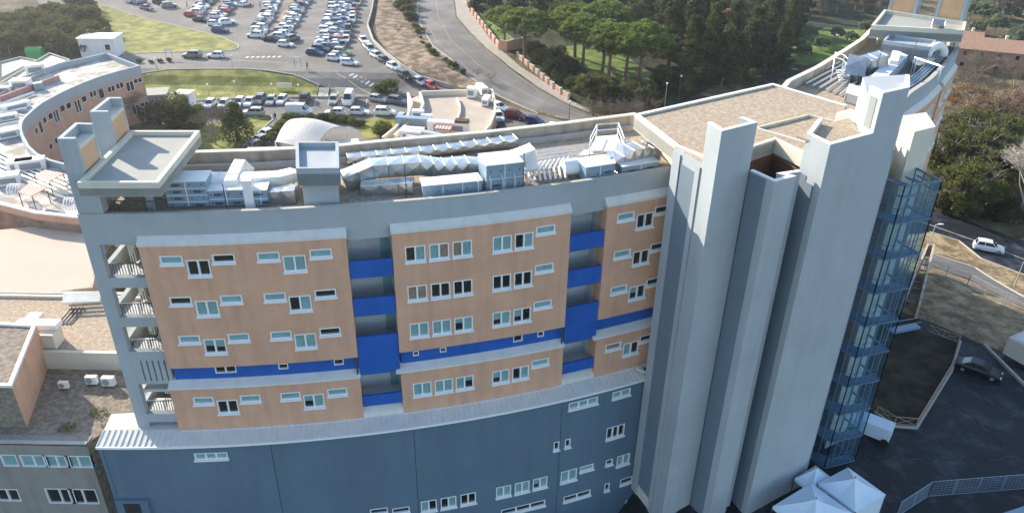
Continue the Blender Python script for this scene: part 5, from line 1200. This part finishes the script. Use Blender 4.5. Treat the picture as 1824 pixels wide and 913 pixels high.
cols = ['white']*9+['silver']*5+['grey']*4+['black']*3+['blue']*2+['red','dark red','beige']
ORD_ = ['first','second','third','fourth','fifth','sixth','seventh','eighth','ninth','tenth','eleventh','twelfth','thirteenth','fourteenth','fifteenth','sixteenth','seventeenth','eighteenth','nineteenth','twentieth','twenty-first','twenty-second']
_t = ['twenty','thirty','forty','fifty']; ORD = ORD_[:20]
for d_, w_ in ((2,'twentieth'),(3,'thirtieth'),(4,'fortieth'),(5,'fiftieth')):
    ORD.append(w_) if d_ > 2 else None
    ORD += [_t[d_-2]+'-'+q for q in ORD_[:9]]
def rowcars(p0, p1, spacing, ang, rowname, group, colseq=(), off=0., skip=()):
    a, b_ = Vector(p0), Vector(p1); n_ = int((b_-a).length/spacing)
    for k in range(n_+1):
        if k in skip: continue
        p = a+(b_-a).normalized()*spacing*k; p.x += random.uniform(-.35,.35)
        cl = colseq[k] if k < len(colseq) else random.choice(cols); kd = random.choice(['hatch','hatch','sedan','suv','suv'])
        place_car(p.x, p.y, ang+random.uniform(-.05,.05)+(pi if random.random() < .5 else 0), kd, cl, '%s %s, %s from the near end of the %s' % (cl, KN[kd], ORD[min(k,21)], rowname), group, world=True)
W_ = lambda x, y: GP(x, y)
rowcars(W_(456,67), W_(492,-6), 2.65, pi-.12, 'second long car row', 'cars parked in the upper car park', ['white','grey','white','white','blue'])
rowcars(W_(499,70), W_(545,-6), 2.65, pi-.12, 'third long car row', 'cars parked in the upper car park', ['white','white','grey','white'])
rowcars(W_(572,92), W_(605,-6), 2.65, pi-.12, 'fourth long car row', 'cars parked in the upper car park', ['blue','grey','white','white','silver'])
rowcars(W_(592,86), W_(622,-6), 2.7, pi-.12, 'row behind the fourth', 'cars parked in the upper car park', ['silver','white','red'])
rowcars(W_(612,84), W_(640,-6), 5.3, pi/2+.12, 'nose to tail line', 'cars parked in the upper car park', ['grey','white','grey','black','black','white'])
rowcars(W_(343,30), W_(380,-5), 2.65, pi-.1, 'leftmost car row', 'cars parked in the upper car park', ['red','white','white','white'])
rowcars(W_(388,33), W_(425,-6), 2.65, pi-.1, 'short inner row', 'cars parked in the upper car park', ['white','white','red','grey','black','blue','white'])
single = [(359,39,-.2,'sedan','black','black saloon across the end of the leftmost parking row'),(384,46,.0,'hatch','white','white hatchback below the black saloon at the leftmost row end'),(405,44,.6,'suv','white','white car parked askew beside the leftmost row end'),(393,58,-.1,'suv','blue','dark blue car alone at the grass tip below the leftmost row'),
 (437,11,1.1,'hatch','white','white car standing alone between the two leftmost car rows'),(262,18,-.5,'sedan','grey','dark grey car facing the bend at the upper left'),(286,8,-.3,'suv','black','black estate behind the grey car at the upper left'),(302,14,.5,'suv','grey','dark car right of the black estate at the upper left'),(236,4,1.2,'suv','white','white car at the top edge, leftmost of all'),(250,6,1.2,'suv','silver','silver car at the top edge beside the leftmost white one'),
 (343,103,pi,'suv','grey','grey shiny car driving on the road below the grass triangle'),(385,103,pi,'hatch','white','white car following the grey one below the grass triangle'),
 (484,74,-.2,'sedan','black','black saloon parked across between the second and third rows'),(509,83,-.2,'hatch','white','white hatchback at the near tip of the third row'),(521,73,1.1,'suv','grey','dark green grey car at the right of the third row tip'),
 (561,98,-.2,'hatch','blue','dark blue hatchback at the near tip of the fourth row'),(597,108,-.2,'hatch','white','white hatchback, left of two at the near end of the divider'),(623,116,-.2,'hatch','white','white hatchback parked nearest the zebra crossing'),(610,97,-.2,'suv','pale green','lime green car at the near end of the divider'),(603,103,-.2,'hatch','silver','silver car between the lime green and white cars')]
for x, y, a, kd, cl, lb in single: place_car(x, y, a, kd, cl, lb, None)
wl = [(648,76,'white'),(655,86,'white'),(660,92,'silver'),(671,103,'white'),(685,112,'black'),(701,123,'white'),(721,136,'black'),(747,149,'silver'),(768,157,'red')]
for i, (x, y, cl) in enumerate(wl):
    place_car(x, y, -.9 if i > 2 else -1.15, 'suv' if i in (6,2) else 'hatch', cl, '%s car, %s in the line along the curving wall' % (cl, ORD[i]), 'cars lined up along the curving wall')
low = [(375,190,'hatch','white'),(400,190,'hatch','white'),(427,187,'hatch','white'),(446,186,'sedan','white'),(464,183,'suv','grey'),(484,184,'hatch','silver'),(503,183,'hatch','white'),(543,182,'suv','black'),(595,183,'hatch','silver'),(622,183,'van','white'),(674,181,'hatch','silver'),(708,185,'suv','grey')]
for i, (x, y, kd, cl) in enumerate(low):
    a = -pi/2+random.uniform(-.05,.05)
    if x > 660: a = -.35
    place_car(x, y, a, kd, cl, '%s %s facing the camera, %s from the left in the lower row' % (cl, KN[kd], ORD[i]), 'cars in the lower parking row', True)
mid = [(452,206,pi,'suv','silver','silver estate side-on between the conical tree and the white van'),(406,207,pi,'hatch','silver','silver car half hidden behind the conical tree'),(533,205,0,'van','white','big white van parked side-on behind the hedge'),(597,205,pi,'hatch','white','white car just right of the big white van'),(640,204,0,'hatch','white','white car in the middle of the side-on line'),(686,205,0,'suv','white','white estate, rightmost of the side-on line'),
 (312,194,-.6,'hatch','beige','small cream car left of the white kiosk'),(272,206,.3,'hatch','grey','dark car close to the curved orange building'),(471,252,1.0,'hatch','silver','silver car at the parapet left of the arched canopy'),(482,241,1.0,'hatch','white','white car uphill of the silver one by the hedge'),(461,262,.9,'hatch','grey','grey car nearest the rear parapet by the hedge'),
 (889,195,-.7,'hatch','white','white car emerging behind the round annex'),(918,211,-.45,'suv','dark red','dark red car parked along the dry verge'),(952,221,-.45,'hatch','blue','dark blue car behind the dark red one'),(990,233,-.4,'hatch','white','white car nearest the rear parapet on the service road'),(890,230,-1.2,'suv','black','black car beside the round annex wall'),(888,212,-1.3,'hatch','white','white car squeezed beside the round annex'),
 (718,213,1.2,'hatch','silver','silver car tucked beside the curved ramp wall'),
 (1759,446,-.42,'suv','white','white estate driving on the shaded road at the right'),(1741,664,-.62,'sedan','black','black saloon alone in the dark yard')]
for x, y, a, kd, cl, lb in mid: place_car(x, y, a, kd, cl, lb, None, True)
c = GP(1556, 776); tv = thing('box_van', (c[0], c[1], 0), 'pale blue-white box van half hidden behind the glass tower', 'van', rz=0)
mb = MB(); rzv = -.62
mb.box((c[0], c[1], 1.15), (2.9,1.6,1.5), rzv); mb.build('cargo_box', M['tent'], tv)
mb = MB(); q = Vector((c[0], c[1]))-Vector((cos(rzv), sin(rzv)))*2.2; mb.box((q.x, q.y, 1.0), (1.1,1.7,1.3), rzv); mb.build('cab', M['tent'], tv)
for e in (-1, 1):
    for s in (-2.0, 1.1):
        q = Vector((c[0], c[1]))+Vector((cos(rzv), sin(rzv)))*s+Vector((-sin(rzv), cos(rzv)))*e*.85; mb = MB(); n_ = Vector((-sin(rzv), cos(rzv)))*.12; mb.tube([(q.x-n_.x, q.y-n_.y, .38), (q.x+n_.x, q.y+n_.y, .38)], .38, 12); mb.build('wheel', M['tyre'], tv)
for (k_, o_) in PROTO.items():
    if k_ not in USED:
        for ch in list(o_.children_recursive): bpy.data.objects.remove(ch)
        bpy.data.objects.remove(o_)
# tan divider islands in the car park
for pl_ in ([(478,66),(488,70),(532,-6),(521,-6)], [(602,92),(606,92),(634,-6),(629,-6)], [(368,30),(376,32),(407,-6),(400,-6)]): drape('divider_island', pl_, M['dry'], .11)
# ------------------------------------------------------------------ people
def person(x, y, ang, label, stride=.25):
    c = GP(x, y); z = G(*c)+.06
    V = [(0,0,.95),(0,0,1.2),(0,0,1.42),(0,0,1.53),(0,0,1.68),( .1,0,.9),(.11,stride*.5,.5),(.11,stride*.9-.05,.08),(.11,stride*.9+.12-.02,.04),(-.1,0,.9),(-.11,-stride*.3,.5),(-.11,-stride,.09),(-.11,-stride+.15,.04),(.2,0,1.4),(.26,-.1,1.13),(.27,0,.88),(-.2,0,1.4),(-.26,.08,1.13),(-.27,.18,.9)]
    Ed = [(0,1),(1,2),(2,3),(3,4),(0,5),(5,6),(6,7),(7,8),(0,9),(9,10),(10,11),(11,12),(2,13),(13,14),(14,15),(2,16),(16,17),(17,18)]
    Rd = [.15,.15,.15,.06,.11,.09,.065,.045,.04,.09,.065,.045,.04,.07,.05,.035,.07,.05,.035]
    me = bpy.data.meshes.new('person'); me.from_pydata(V, Ed, []); o_ = bpy.data.objects.new('person', me); COL.objects.link(o_)
    sk = o_.modifiers.new('skin', 'SKIN'); lay = me.skin_vertices[0] if me.skin_vertices else None
    if lay is None:
        bm = bmesh.new(); bm.from_mesh(me); bm.verts.layers.skin.verify(); bm.to_mesh(me); bm.free(); lay = me.skin_vertices[0]
    for i, r_ in enumerate(Rd): lay.data[i].radius = (r_, r_)
    lay.data[0].use_root = True
    s = o_.modifiers.new('sub', 'SUBSURF'); s.levels = 1; s.render_levels = 1; me.materials.append(M['person'])
    o_.location = (c[0], c[1], z); o_.rotation_euler = (0,0,ang); tag(o_, label, 'person')
    mb = MB(); mb.tube([(0,.02,1.56),(0,.03,1.66),(0,.02,1.78)], .085, 10, .07); h = mb.build('face', M['skin'], None); h.parent = o_
    mb = MB(); mb.tube([(0,-.03,1.66),(0,-.01,1.82)], .105, 10, .06); h = mb.build('hair', M['person'], None); h.parent = o_
person(548, 125, 2.6, 'person in dark clothes walking near the top of the steps')
person(491, 216, 3.0, 'person in dark clothes walking on the path left of the hedge')
person(334, 14, 2.0, 'person in dark clothes standing left of the leftmost car row')
person(464, 14, 2.0, 'person in dark clothes beside the second long car row', .15)

HAZE = 0.00025
# ------------------------------------------------------------------ trees
def limbs(mb, base, h0, h1, n_, spread, r, up=.5, levels=1, n2=4, rnd=random):
    ends = []
    for i in range(n_):
        a = 2*pi*i/n_+rnd.uniform(-.5,.5); z = h0+(h1-h0)*rnd.uniform(0, .6); sp = spread*rnd.uniform(.55, 1)
        p0 = Vector((0,0,z)); p2 = Vector((cos(a)*sp, sin(a)*sp, z+(h1-z)*rnd.uniform(.6,1)*1.0)); p1 = p0.lerp(p2, .5)+Vector((0,0,-(p2.z-p0.z)*(up-.5)))+Vector((rnd.uniform(-.3,.3), rnd.uniform(-.3,.3), 0))
        mb.tube([p0, p1, p2], r, 5, r*.3); ends.append(p2)
        for _ in range(n2 if levels > 0 else 0):
            t = rnd.uniform(.35, 1); q = p1.lerp(p2, t); v = Vector((rnd.gauss(0,1), rnd.gauss(0,1), rnd.uniform(.1,1.2))).normalized()*spread*rnd.uniform(.25,.5); e = q+v; mb.tube([q, q+v*.5+Vector((rnd.uniform(-.2,.2), rnd.uniform(-.2,.2), .1)), e], r*.4, 4, r*.12); ends.append(e)
            if levels > 1:
                for __ in range(5): v2 = Vector((rnd.gauss(0,1), rnd.gauss(0,1), rnd.uniform(-.1,1.2))).normalized()*spread*rnd.uniform(.12,.3); q2 = q+v*rnd.uniform(.4,1); mb.tube([q2, q2+v2], r*.16, 3, r*.05); ends.append(q2+v2)
    return ends
def clumpcrown(lobes, per, s, lm, parent, flat=.8):
    mb = MB()
    for (c, r_) in lobes: leafquads(mb, c, (r_, r_, r_*flat), per, s, shell=.45)
    return mb.build('crown', lm, parent)
def tproto(kind):
    root = bpy.data.objects.new(kind, None); COL.objects.link(root); tr_ = MB(); rnd = random
    if kind == 'umbrella_pine':
        tr_.tube([(0,0,-.3),(.15,.05,4),(.05,.1,8.5),(.2,0,10.2)], .34, 9, .2)
        for i in range(11):
            a = 2*pi*i/11+rnd.uniform(-.2,.2); R_ = rnd.uniform(2.2,4.6); z0 = rnd.uniform(6.2,9); tr_.tube([(.1,0,z0),(cos(a)*R_*.5, sin(a)*R_*.5, z0+1.0),(cos(a)*R_, sin(a)*R_, 11.4)], .14, 5, .04)
        tr_.build('trunk', M['trunk'], root); lobes = []
        for i in range(105):
            R_ = sqrt(rnd.random())*4.7; a = rnd.uniform(0, 2*pi); z = 14.1-(R_/5.0)**2*3.8+rnd.uniform(-.8,.35); lobes.append(((cos(a)*R_, sin(a)*R_, z), rnd.uniform(.5,.95)))
        for i in range(46):
            R_ = rnd.uniform(2.6,4.9); a = rnd.uniform(0, 2*pi); lobes.append(((cos(a)*R_, sin(a)*R_, rnd.uniform(8.0,11.6)), rnd.uniform(.5,.85)))
        clumpcrown(lobes, 110, .15, LM['pine'], root, .62)
    elif kind in ('dark_conifer', 'cedar'):
        hh = 13 if kind == 'cedar' else 11; tr_.tube([(0,0,-.3),(0,.1,hh*.5),(.1,0,hh)], .38, 8, .06)
        for i in range(26):
            z = 2.2+i*(hh-2.6)/26; a = i*2.4; R_ = (1-z/(hh+1.5))*5.2*(.75+.4*rnd.random()); tr_.tube([(0,0,z),(cos(a)*R_, sin(a)*R_, z-.1)], .1, 4, .03)
        tr_.build('trunk', M['trunk'], root); lobes = []
        for i in range(100):
            z = rnd.uniform(1.6, hh); R_ = (1-z/(hh+1.8))*(5.0 if kind == 'cedar' else 3.6)*rnd.uniform(.25,1); a = rnd.uniform(0, 2*pi); lobes.append(((cos(a)*R_, sin(a)*R_, z), rnd.uniform(.6,1.15)))
        clumpcrown(lobes, 85, .2, LM['dark'], root, .5)
    elif kind == 'cypress':
        tr_.tube([(0,0,-.2),(0,0,3)], .2, 6, .1); tr_.build('trunk', M['trunk'], root); lobes = [((rnd.uniform(-.3,.3)*(1-z/8), rnd.uniform(-.3,.3)*(1-z/8), z), 1.9*(1-z/6.2)+.15) for z in [.9+i*.25 for i in range(18)]]
        clumpcrown(lobes, 170, .12, LM['hedge'], root, .8)
    elif kind in ('holm_oak', 'round_evergreen', 'olive_tree', 'rusty_oak', 'brown_woodland_tree'):
        lm = {'holm_oak':'oak','round_evergreen':'shade','olive_tree':'olive','rusty_oak':'rust','brown_woodland_tree':'twig'}[kind]
        hh, R0 = {'holm_oak':(11,5.5),'round_evergreen':(7,3.8),'olive_tree':(4.6,2.6),'rusty_oak':(9,5),'brown_woodland_tree':(8,4)}[kind]
        tr_.tube([(0,0,-.3),(.1,.1,hh*.3),(0,.2,hh*.55)], hh*.035, 7, hh*.02); limbs(tr_, None, hh*.25, hh*.9, 9, R0*.85, hh*.016, .5, 2 if kind in ('rusty_oak','brown_woodland_tree') else 1, 5, rnd); tr_.build('trunk', M['bark'], root); lobes = []
        for i in range(75):
            th = rnd.uniform(0, 2*pi); ph = math.acos(rnd.uniform(-.45,1)); rr_ = rnd.uniform(.6,1.0); lobes.append(((cos(th)*sin(ph)*R0*rr_, sin(th)*sin(ph)*R0*rr_, hh*.58+cos(ph)*hh*.4*rr_), rnd.uniform(.13,.24)*R0))
        clumpcrown(lobes, 110 if kind not in ('brown_woodland_tree','rusty_oak') else 60, .15 if kind != 'holm_oak' else .17, LM[lm], root, .75)
    elif kind == 'bare_tree':
        tr_.tube([(0,0,-.2),(.1,0,2),(0,.2,4.2)], .22, 7, .13); ends = limbs(tr_, None, 1.6, 7.6, 10, 3.4, .09, .5, 2, 8, rnd); tr_.build('trunk', M['bark'], root)
        mb = MB()
        for e in ends:
            for _ in range(3): v = Vector((rnd.gauss(0,1), rnd.gauss(0,1), rnd.uniform(0,1.2))).normalized()*rnd.uniform(.4,.9); mb.tube([e, e+v], .022, 3, .008, cap=False)
        mb.build('twigs', LM['twig'], root)
    elif kind == 'pale_bare_tree':
        tr_.tube([(0,0,-.2),(.3,0,3),(0,.3,6)], .36, 8, .2); ends = limbs(tr_, None, 2.2, 11, 12, 4.6, .15, .55, 2, 9, rnd); tr_.build('trunk', M['barkpale'], root)
        mb = MB()
        for e in ends:
            for _ in range(2): v = Vector((rnd.gauss(0,1), rnd.gauss(0,1), rnd.uniform(-.2,1.2))).normalized()*rnd.uniform(.5,1.1); mb.tube([e, e+v], .028, 3, .01, cap=False)
        mb.build('twigs', M['barkpale'], root)
    elif kind == 'shrub':
        tr_.tube([(0,0,-.1),(0,0,.8)], .08, 5, .04); tr_.build('trunk', M['bark'], root); lobes = [((rnd.uniform(-1,1), rnd.uniform(-1,1), rnd.uniform(.4,1.4)), rnd.uniform(.5,.8)) for i in range(16)]
        clumpcrown(lobes, 130, .1, LM['hedge'], root, .8)
    elif kind == 'dark_shrub':
        tr_.tube([(0,0,-.1),(0,0,1)], .1, 5, .05); tr_.build('trunk', M['bark'], root); lobes = [((rnd.uniform(-1.6,1.6), rnd.uniform(-1.6,1.6), rnd.uniform(.5,2.4)), rnd.uniform(.6,1)) for i in range(26)]
        clumpcrown(lobes, 110, .14, LM['dark'], root, .8)
    elif kind == 'dry_thicket':
        ends = limbs(tr_, None, .1, 2.2, 16, 1.9, .03, .5, 2, 6, rnd); tr_.build('trunk', LM['twig'], root)
    return root
TP = {}
def tree(kind, x, y, s, label, cat='tree', group=None, sz=None, world=False):
    first = kind not in TP
    if first: TP[kind] = [tproto(kind), tproto(kind)] if kind not in ('cypress',) else [tproto(kind)]; TP[kind+'#'] = set()
    i = random.randrange(len(TP[kind])); src = TP[kind][i]
    if i in TP[kind+'#']: o_ = copytree(src)
    else: o_ = src; TP[kind+'#'].add(i)
    c = (x, y) if world else GP(x, y); o_.location = (c[0], c[1], G(*c)); o_.rotation_euler = (0,0,random.uniform(0, 6.28)); o_.scale = (s, s, (sz or s)*random.uniform(.93,1.07)); tag(o_, label, cat, group); return o_
pine = [(934,108,1.25,'umbrella pine at the brick gate, leftmost of the pines'),(898,84,1.0,'umbrella pine just behind the curving brick wall'),(1024,103,1.3,'umbrella pine, left one of the big central cluster'),(1038,122,1.2,'umbrella pine rising from the sunlit lawn, left trunk'),(1072,132,1.2,'umbrella pine with dark trunk in the cluster middle'),(1084,142,1.15,'umbrella pine with the trunk next to the dark one'),(1113,146,1.25,'umbrella pine with a slim trunk right of the cluster middle'),(1139,152,1.3,'umbrella pine, rightmost and nearest the roof'),(1075,98,1.35,'umbrella pine at the back of the central cluster')]
for x, y, s, lb in pine: tree('umbrella_pine', x, y, s, lb, sz=s*.70)
random.seed(21)
def scatter(kind, pts, s0, s1, labelf, group, cat='tree'):
    for i, (x, y) in enumerate(sorted(pts)): tree(kind, x, y, random.uniform(s0, s1), labelf+(', %s from the left' % ORD[i] if len(pts) > 1 else ''), cat, group)
scatter('cedar', [(1190,120),(1225,112),(1265,130),(1300,108),(1335,128),(1370,104),(1255,88),(1310,72),(1355,80),(1400,92),(1215,70),(1180,80),(1285,152),(1420,60),(1385,125),(1205,98),(1318,100),(1230,140),(1360,135),(1300,85),(1400,70),(1240,80),(1310,155)], .9, 1.35, 'dark conifer among the dense evergreens of the garden', 'dark conifers of the garden')
scatter('holm_oak', [(1012,66),(1062,46),(1130,58),(1195,52),(1260,44),(1330,48),(1395,58),(1225,96),(1320,112),(1385,98)], .8, 1.05, 'olive green tree among the dark conifers of the garden', 'green trees of the garden')
scatter('olive_tree', [(1180,16),(1210,10),(1238,8),(1290,12),(1150,4)], 1.3, 1.9, 'silvery tree at the top edge behind the pines', 'silvery trees behind the pines')
scatter('dark_conifer', [(1000,62),(1040,50),(1100,52),(1150,48),(1200,38),(960,42),(920,30),(880,20),(1010,20),(1080,16),(1160,14),(1240,28),(1290,30),(1340,30),(870,8),(940,8),(1390,40),(1440,20),(850,28),(905,8),(975,22),(1045,26),(1120,30),(1190,8),(1265,8),(1310,8),(1365,18),(1415,30),(985,46),(1120,12),(1215,20)], .8, 1.15, 'dark evergreen in the wood behind the umbrella pines', 'evergreens behind the pines')
scatter('dark_shrub', [(985,135),(1000,148),(1010,125),(970,112),(990,110),(1025,160),(1115,180),(1140,185),(955,98),(1060,172),(1180,150),(1210,165),(1240,150),(1330,150)], .9, 1.6, 'dark shrub in the shade beneath the garden pines', 'shrubs under the garden pines', 'shrub')
scatter('round_evergreen', [(1048,182),(1070,186)], .75, .95, 'rounded sunlit evergreen at the garden corner above the roof', 'evergreens at the garden corner')
scatter('shrub', [(1075,202),(1090,205),(1105,207),(1062,200)], .8, 1.2, 'leafy green shrub at the foot of the garden corner', 'shrubs at the garden corner', 'shrub')
scatter('dry_thicket', [(1115,212),(1130,215),(1100,218),(1085,222),(1055,218),(1070,226),(1120,226),(1145,212)], 1.2, 1.9, 'bare brown thicket behind the machine room roof', 'bare thickets beside the road', 'shrub')
scatter('dry_thicket', [(850,140),(874,148),(690,30),(710,60),(700,15),(725,20),(735,60)], .6, 1.0, 'bare brush on the dry bank above the main road', 'bare brush on the dry bank', 'shrub')
scatter('olive_tree', [(1462,90),(1490,72),(1515,78),(1440,70),(1430,105),(1540,60)], .8, 1.1, 'small silvery olive tree on the garden lawn', 'olive trees on the lawn')
scatter('shrub', [(x_+random.uniform(-6,3), y_+random.uniform(-4,4)) for x_, y_ in [(728,-4),(731,6),(733,18),(734,30),(737,42),(741,52),(745,62),(751,70),(757,79),(764,87),(772,94),(781,103),(793,111),(806,120),(822,128)]], .3, .95, 'green scrub along the edge of the main road', 'scrub by the main road', 'shrub')
scatter('dark_shrub', [(718,-6),(724,-2),(721,8),(727,14),(725,26),(731,36),(716,16)], .6, 1.3, 'dark bush at the top of the dry bank', 'dark bushes on the dry bank', 'shrub')
# garden and wood further back
pts = [(x+random.uniform(-12,12), y+random.uniform(-5,5)) for y in (20, 4, -12) for x in range(1420, 1570, 24)]
scatter('brown_woodland_tree', pts, .8, 1.3, 'leafless brown tree in the wood beyond the lawn', 'brown woodland trees')
pts = [(x+random.uniform(-12,12), y+random.uniform(-5,5)) for y in (30, 8, -12) for x in range(1726, 1850, 26)]
scatter('brown_woodland_tree', pts[:10], .8, 1.2, 'brown tree around the houses at the upper right', 'brown trees at the upper right')
scatter('olive_tree', [(1750,40),(1790,95),(1810,90),(1725,35),(1770,60),(1822,70),(1800,35),(1736,62)], 1.0, 1.7, 'silvery round tree near the tiled brick house', 'silvery trees at the upper right')
scatter('bare_tree', [(1735,172),(1765,180),(1800,172),(1712,185),(1830,178),(1728,200)], .9, 1.25, 'leafless branching tree below the tiled brick house', 'bare trees below the brick house')
scatter('rusty_oak', [(1745,235),(1790,238),(1825,230),(1715,215)], .95, 1.2, 'russet leaved oak behind the green holm oaks', 'russet oaks at the right')
scatter('holm_oak', [(1735,325),(1775,318),(1700,345),(1690,310),(1720,290),(1760,350),(1665,330),(1800,330),(1820,350),(1790,290),(1705,385),(1740,372),(1690,275)], .75, 1.0, 'broad green holm oak beside the shaded road', 'holm oaks beside the road')
scatter('dark_shrub', [(1690,375),(1720,385),(1670,300),(1760,385),(1680,250),(1700,230),(1800,395)], 1.0, 1.6, 'dark undergrowth bush at the edge of the shaded road', 'bushes beside the road', 'shrub')
tree('pale_bare_tree', 1812, 398, 1.05, 'pale leafless tree with twisting branches at the right edge', 'tree')
tree('pale_bare_tree', 1835, 385, 1.1, 'pale leafless tree cut by the right frame edge', 'tree')
# upper left bank of trees
random.seed(5)
pts = [(x+random.uniform(-8,8), y+random.uniform(-4,4)) for y in (92, 80, 68, 56, 44) for x in range(-20, 172, 17) if not (y < 50 and x < 40)]
scatter('round_evergreen', pts, .55, .85, 'bushy green tree on the shaded bank at the upper left', 'trees of the upper left bank')
scatter('dark_shrub', [(185,70),(178,55),(165,30),(150,15),(130,8),(175,85),(120,100),(150,97),(95,99)], 1.0, 1.5, 'dark bush at the edge of the upper left bank', 'bushes at the foot of the upper left bank', 'shrub')
# courtyard planting
tree('cypress', 424, 250, 2.0, 'dense conical evergreen tree on the courtyard lawn', sz=1.35)
tree('dark_shrub', 297, 226, 2.0, 'dark broad bush right of the curved orange building', 'shrub'); tree('dark_shrub', 318, 228, 1.5, 'dark bush between the broad bush and the white flowering one', 'shrub'); tree('shrub', 345, 226, 2.2, 'pale green bush below the white kiosk', 'shrub')
tree('bare_tree', 384, 258, .85, 'small bare reddish tree left of the conical evergreen'); tree('bare_tree', 400, 246, .7, 'bare brown bush touching the conical evergreen'); tree('bare_tree', 238, 222, .75, 'bare pinkish bush against the curved orange building')
tree('shrub', 682, 168, 1.9, 'wide green bush above the angled parked cars', 'shrub'); tree('shrub', 677, 243, 1.5, 'light green bush at the corner of the tan lawn', 'shrub')
scatter('shrub', [(x, 215) for x in range(512, 600, 11)]+[(600+i*11, 217+i*2) for i in range(5)]+[(505-i*8, 222+i*8) for i in range(6)], .75, .95, 'clipped green hedge plant round the arched canopy', 'hedge plants round the arched canopy', 'shrub')
scatter('shrub', [(250,112),(269,112),(286,111),(303,110)], .45, .6, 'small clipped shrub in the road island below the grass triangle', 'clipped shrubs in the road island', 'shrub')
for k_ in [q for q in TP if not q.endswith('#')]:
    for i_, o_ in enumerate(TP[k_]):
        if i_ not in TP[k_+'#']:
            for ch in list(o_.children_recursive): bpy.data.objects.remove(ch)
            bpy.data.objects.remove(o_)
# walls of the garden
def wallrun(name, pts, h, t_, m_, label, pillars=0, capm=None, pm='cream'):
    W = []
    base = [Vector(GP(*q)) for q in pts]
    for a, b_ in zip(base, base[1:]):
        n_ = max(1, int((b_-a).length/2.5)); W += [tuple(a.lerp(b_, k/n_)) for k in range(n_)]
    W.append(tuple(base[-1])); t = thing(name, (W[0][0], W[0][1], G(*W[0])), label, 'wall')
    mb = MB(); mb.strip(W, lambda p: G(*p)-.2, lambda p: G(*p)+h, t_); mb.build('wall', M[m_], t)
    mb = MB(); mb.strip(W, lambda p: G(*p)+h, lambda p: G(*p)+h+.1, t_*1.3); mb.build('coping', M[capm or 'kerb'], t)
    if pillars:
        for p in W[::pillars]: mb = MB(); mb.box((p[0], p[1], G(*p)+h/2+.15), (.5,.5,h+.5)); mb.build('pillar', M[pm], t)
wallrun('brick_wall', [(832,2),(838,22),(868,60),(889,88)], 1.3, .3, 'brick', 'curved brick wall with pillars beside the main road', 2, pm='orange2')
wallrun('gate_wall', [(889,90),(903,92),(948,82)], 2.4, .35, 'orange2', 'tan gate wall at the garden entrance', 0)
wallrun('brick_wall', [(922,104),(950,128),(985,158),(1012,178)], 1.1, .3, 'brick', 'low red brick wall with pale pillars below the gate', 1)
# houses
def house(name, x, y, dx, dy, h, rz, label, wallm, roofm, rh=1.8, wins=3):
    c = Vector(GP(x, y)); z = G(*c); t = thing(name, (c.x, c.y, z), label, 'house'); X_, Y_ = Vector((cos(rz), sin(rz))), Vector((-sin(rz), cos(rz)))
    mb = MB(); mb.box((c.x, c.y, z+h/2), (dx, dy, h), rz)
    for e in (-1, 1):
        a = c+X_*e*dx/2-Y_*dy/2; b_ = c+X_*e*dx/2+Y_*dy/2; m_ = c+X_*e*dx/2; mb.face([(*a, z+h), (*b_, z+h), (*m_, z+h+rh)])
    mb.build('wall', M[wallm], t); mb = MB(); o_ = .6
    for s in (-1, 1):
        e0 = c+X_*(-dx/2-o_)+Y_*s*(dy/2+o_); e1 = c+X_*(dx/2+o_)+Y_*s*(dy/2+o_); r0 = c-X_*(dx/2+o_); r1 = c+X_*(dx/2+o_); ze = z+h-rh*o_/(dy/2)
        q = [(*e0, ze), (*e1, ze), (*r1, z+h+rh), (*r0, z+h+rh)]; mb.hexa(q+[(p[0], p[1], p[2]+.2) for p in q])
    ro = mb.build('roof', M[roofm], t); mb = MB(); q = c+X_*dx*.2+Y_*.8; mb.box((q.x, q.y, z+h+rh+.2), (.7,.7,1.6), rz); mb.build('chimney', M['cream'], ro)
    for zz_ in ([z+1.6, z+4.6] if h > 4.5 else [z+1.6]):
        for i in range(wins):
            u = (-.5+(i+.5)/wins)*dx; q = c+X_*u-Y_*(dy/2+.03); mb = MB(); mb.box((q.x, q.y, zz_), (1.3,.06,1.4), rz); wf = mb.build('window', M['kerb'], t); q = q-Y_*.04; mb = MB(); mb.box((q.x, q.y, zz_), (1.05,.04,1.15), rz); mb.build('pane', M['glassd'], wf)
    return t
house('brick_house', 1752, 122, 17, 8, 6.0, -.35, 'unfinished brick house with tiled roof at the upper right', 'brick', 'tile', 2.2, 4)
house('tiled_house', 1712, 92, 8, 5, 4.5, -.35, 'small tiled wing left of the unfinished brick house', 'concrete', 'tile', 1.4, 2)
house('red_roof_house', 1808, 22, 18, 9, 5.5, -.3, 'white house with red roof in the top right corner', 'wht', 'redtile', 2.5, 4)
house('garden_villa', 1262, 58, 14, 9, 5, .1, 'red roofed villa half hidden among the dark conifers', 'orange2', 'redtile', 2.2, 4)
c = GP(1505,62); mb = MB(); mb.prism([(c[0]-3,c[1]-2), (c[0]+3,c[1]-1), (c[0]+3,c[1]+1.5), (c[0]-3,c[1]+1)], G(*c), G(*c)+.3); tag(mb.build('garden_terrace', M['wht']), 'small white paved terrace on the garden lawn', 'terrace')
# haze over the whole valley
if HAZE:
    mb = MB(); mb.box((0, 150, 22), (1500, 1500, 66)); hz = mb.build('haze', bpy.data.materials.new('air')); hz['kind'] = 'stuff'; tag(hz, 'thin bright haze over the whole place', 'haze')
    hm = hz.data.materials[0]; hm.use_nodes = True; n = hm.node_tree; n.nodes.remove(n.nodes['Principled BSDF']); pv = n.nodes.new('ShaderNodeVolumePrincipled')
    pv.inputs['Color'].default_value = (.86,.92,1,1); pv.inputs['Density'].default_value = HAZE; pv.inputs['Anisotropy'].default_value = .72; n.links.new(pv.outputs[0], n.nodes['Material Output'].inputs['Volume'])
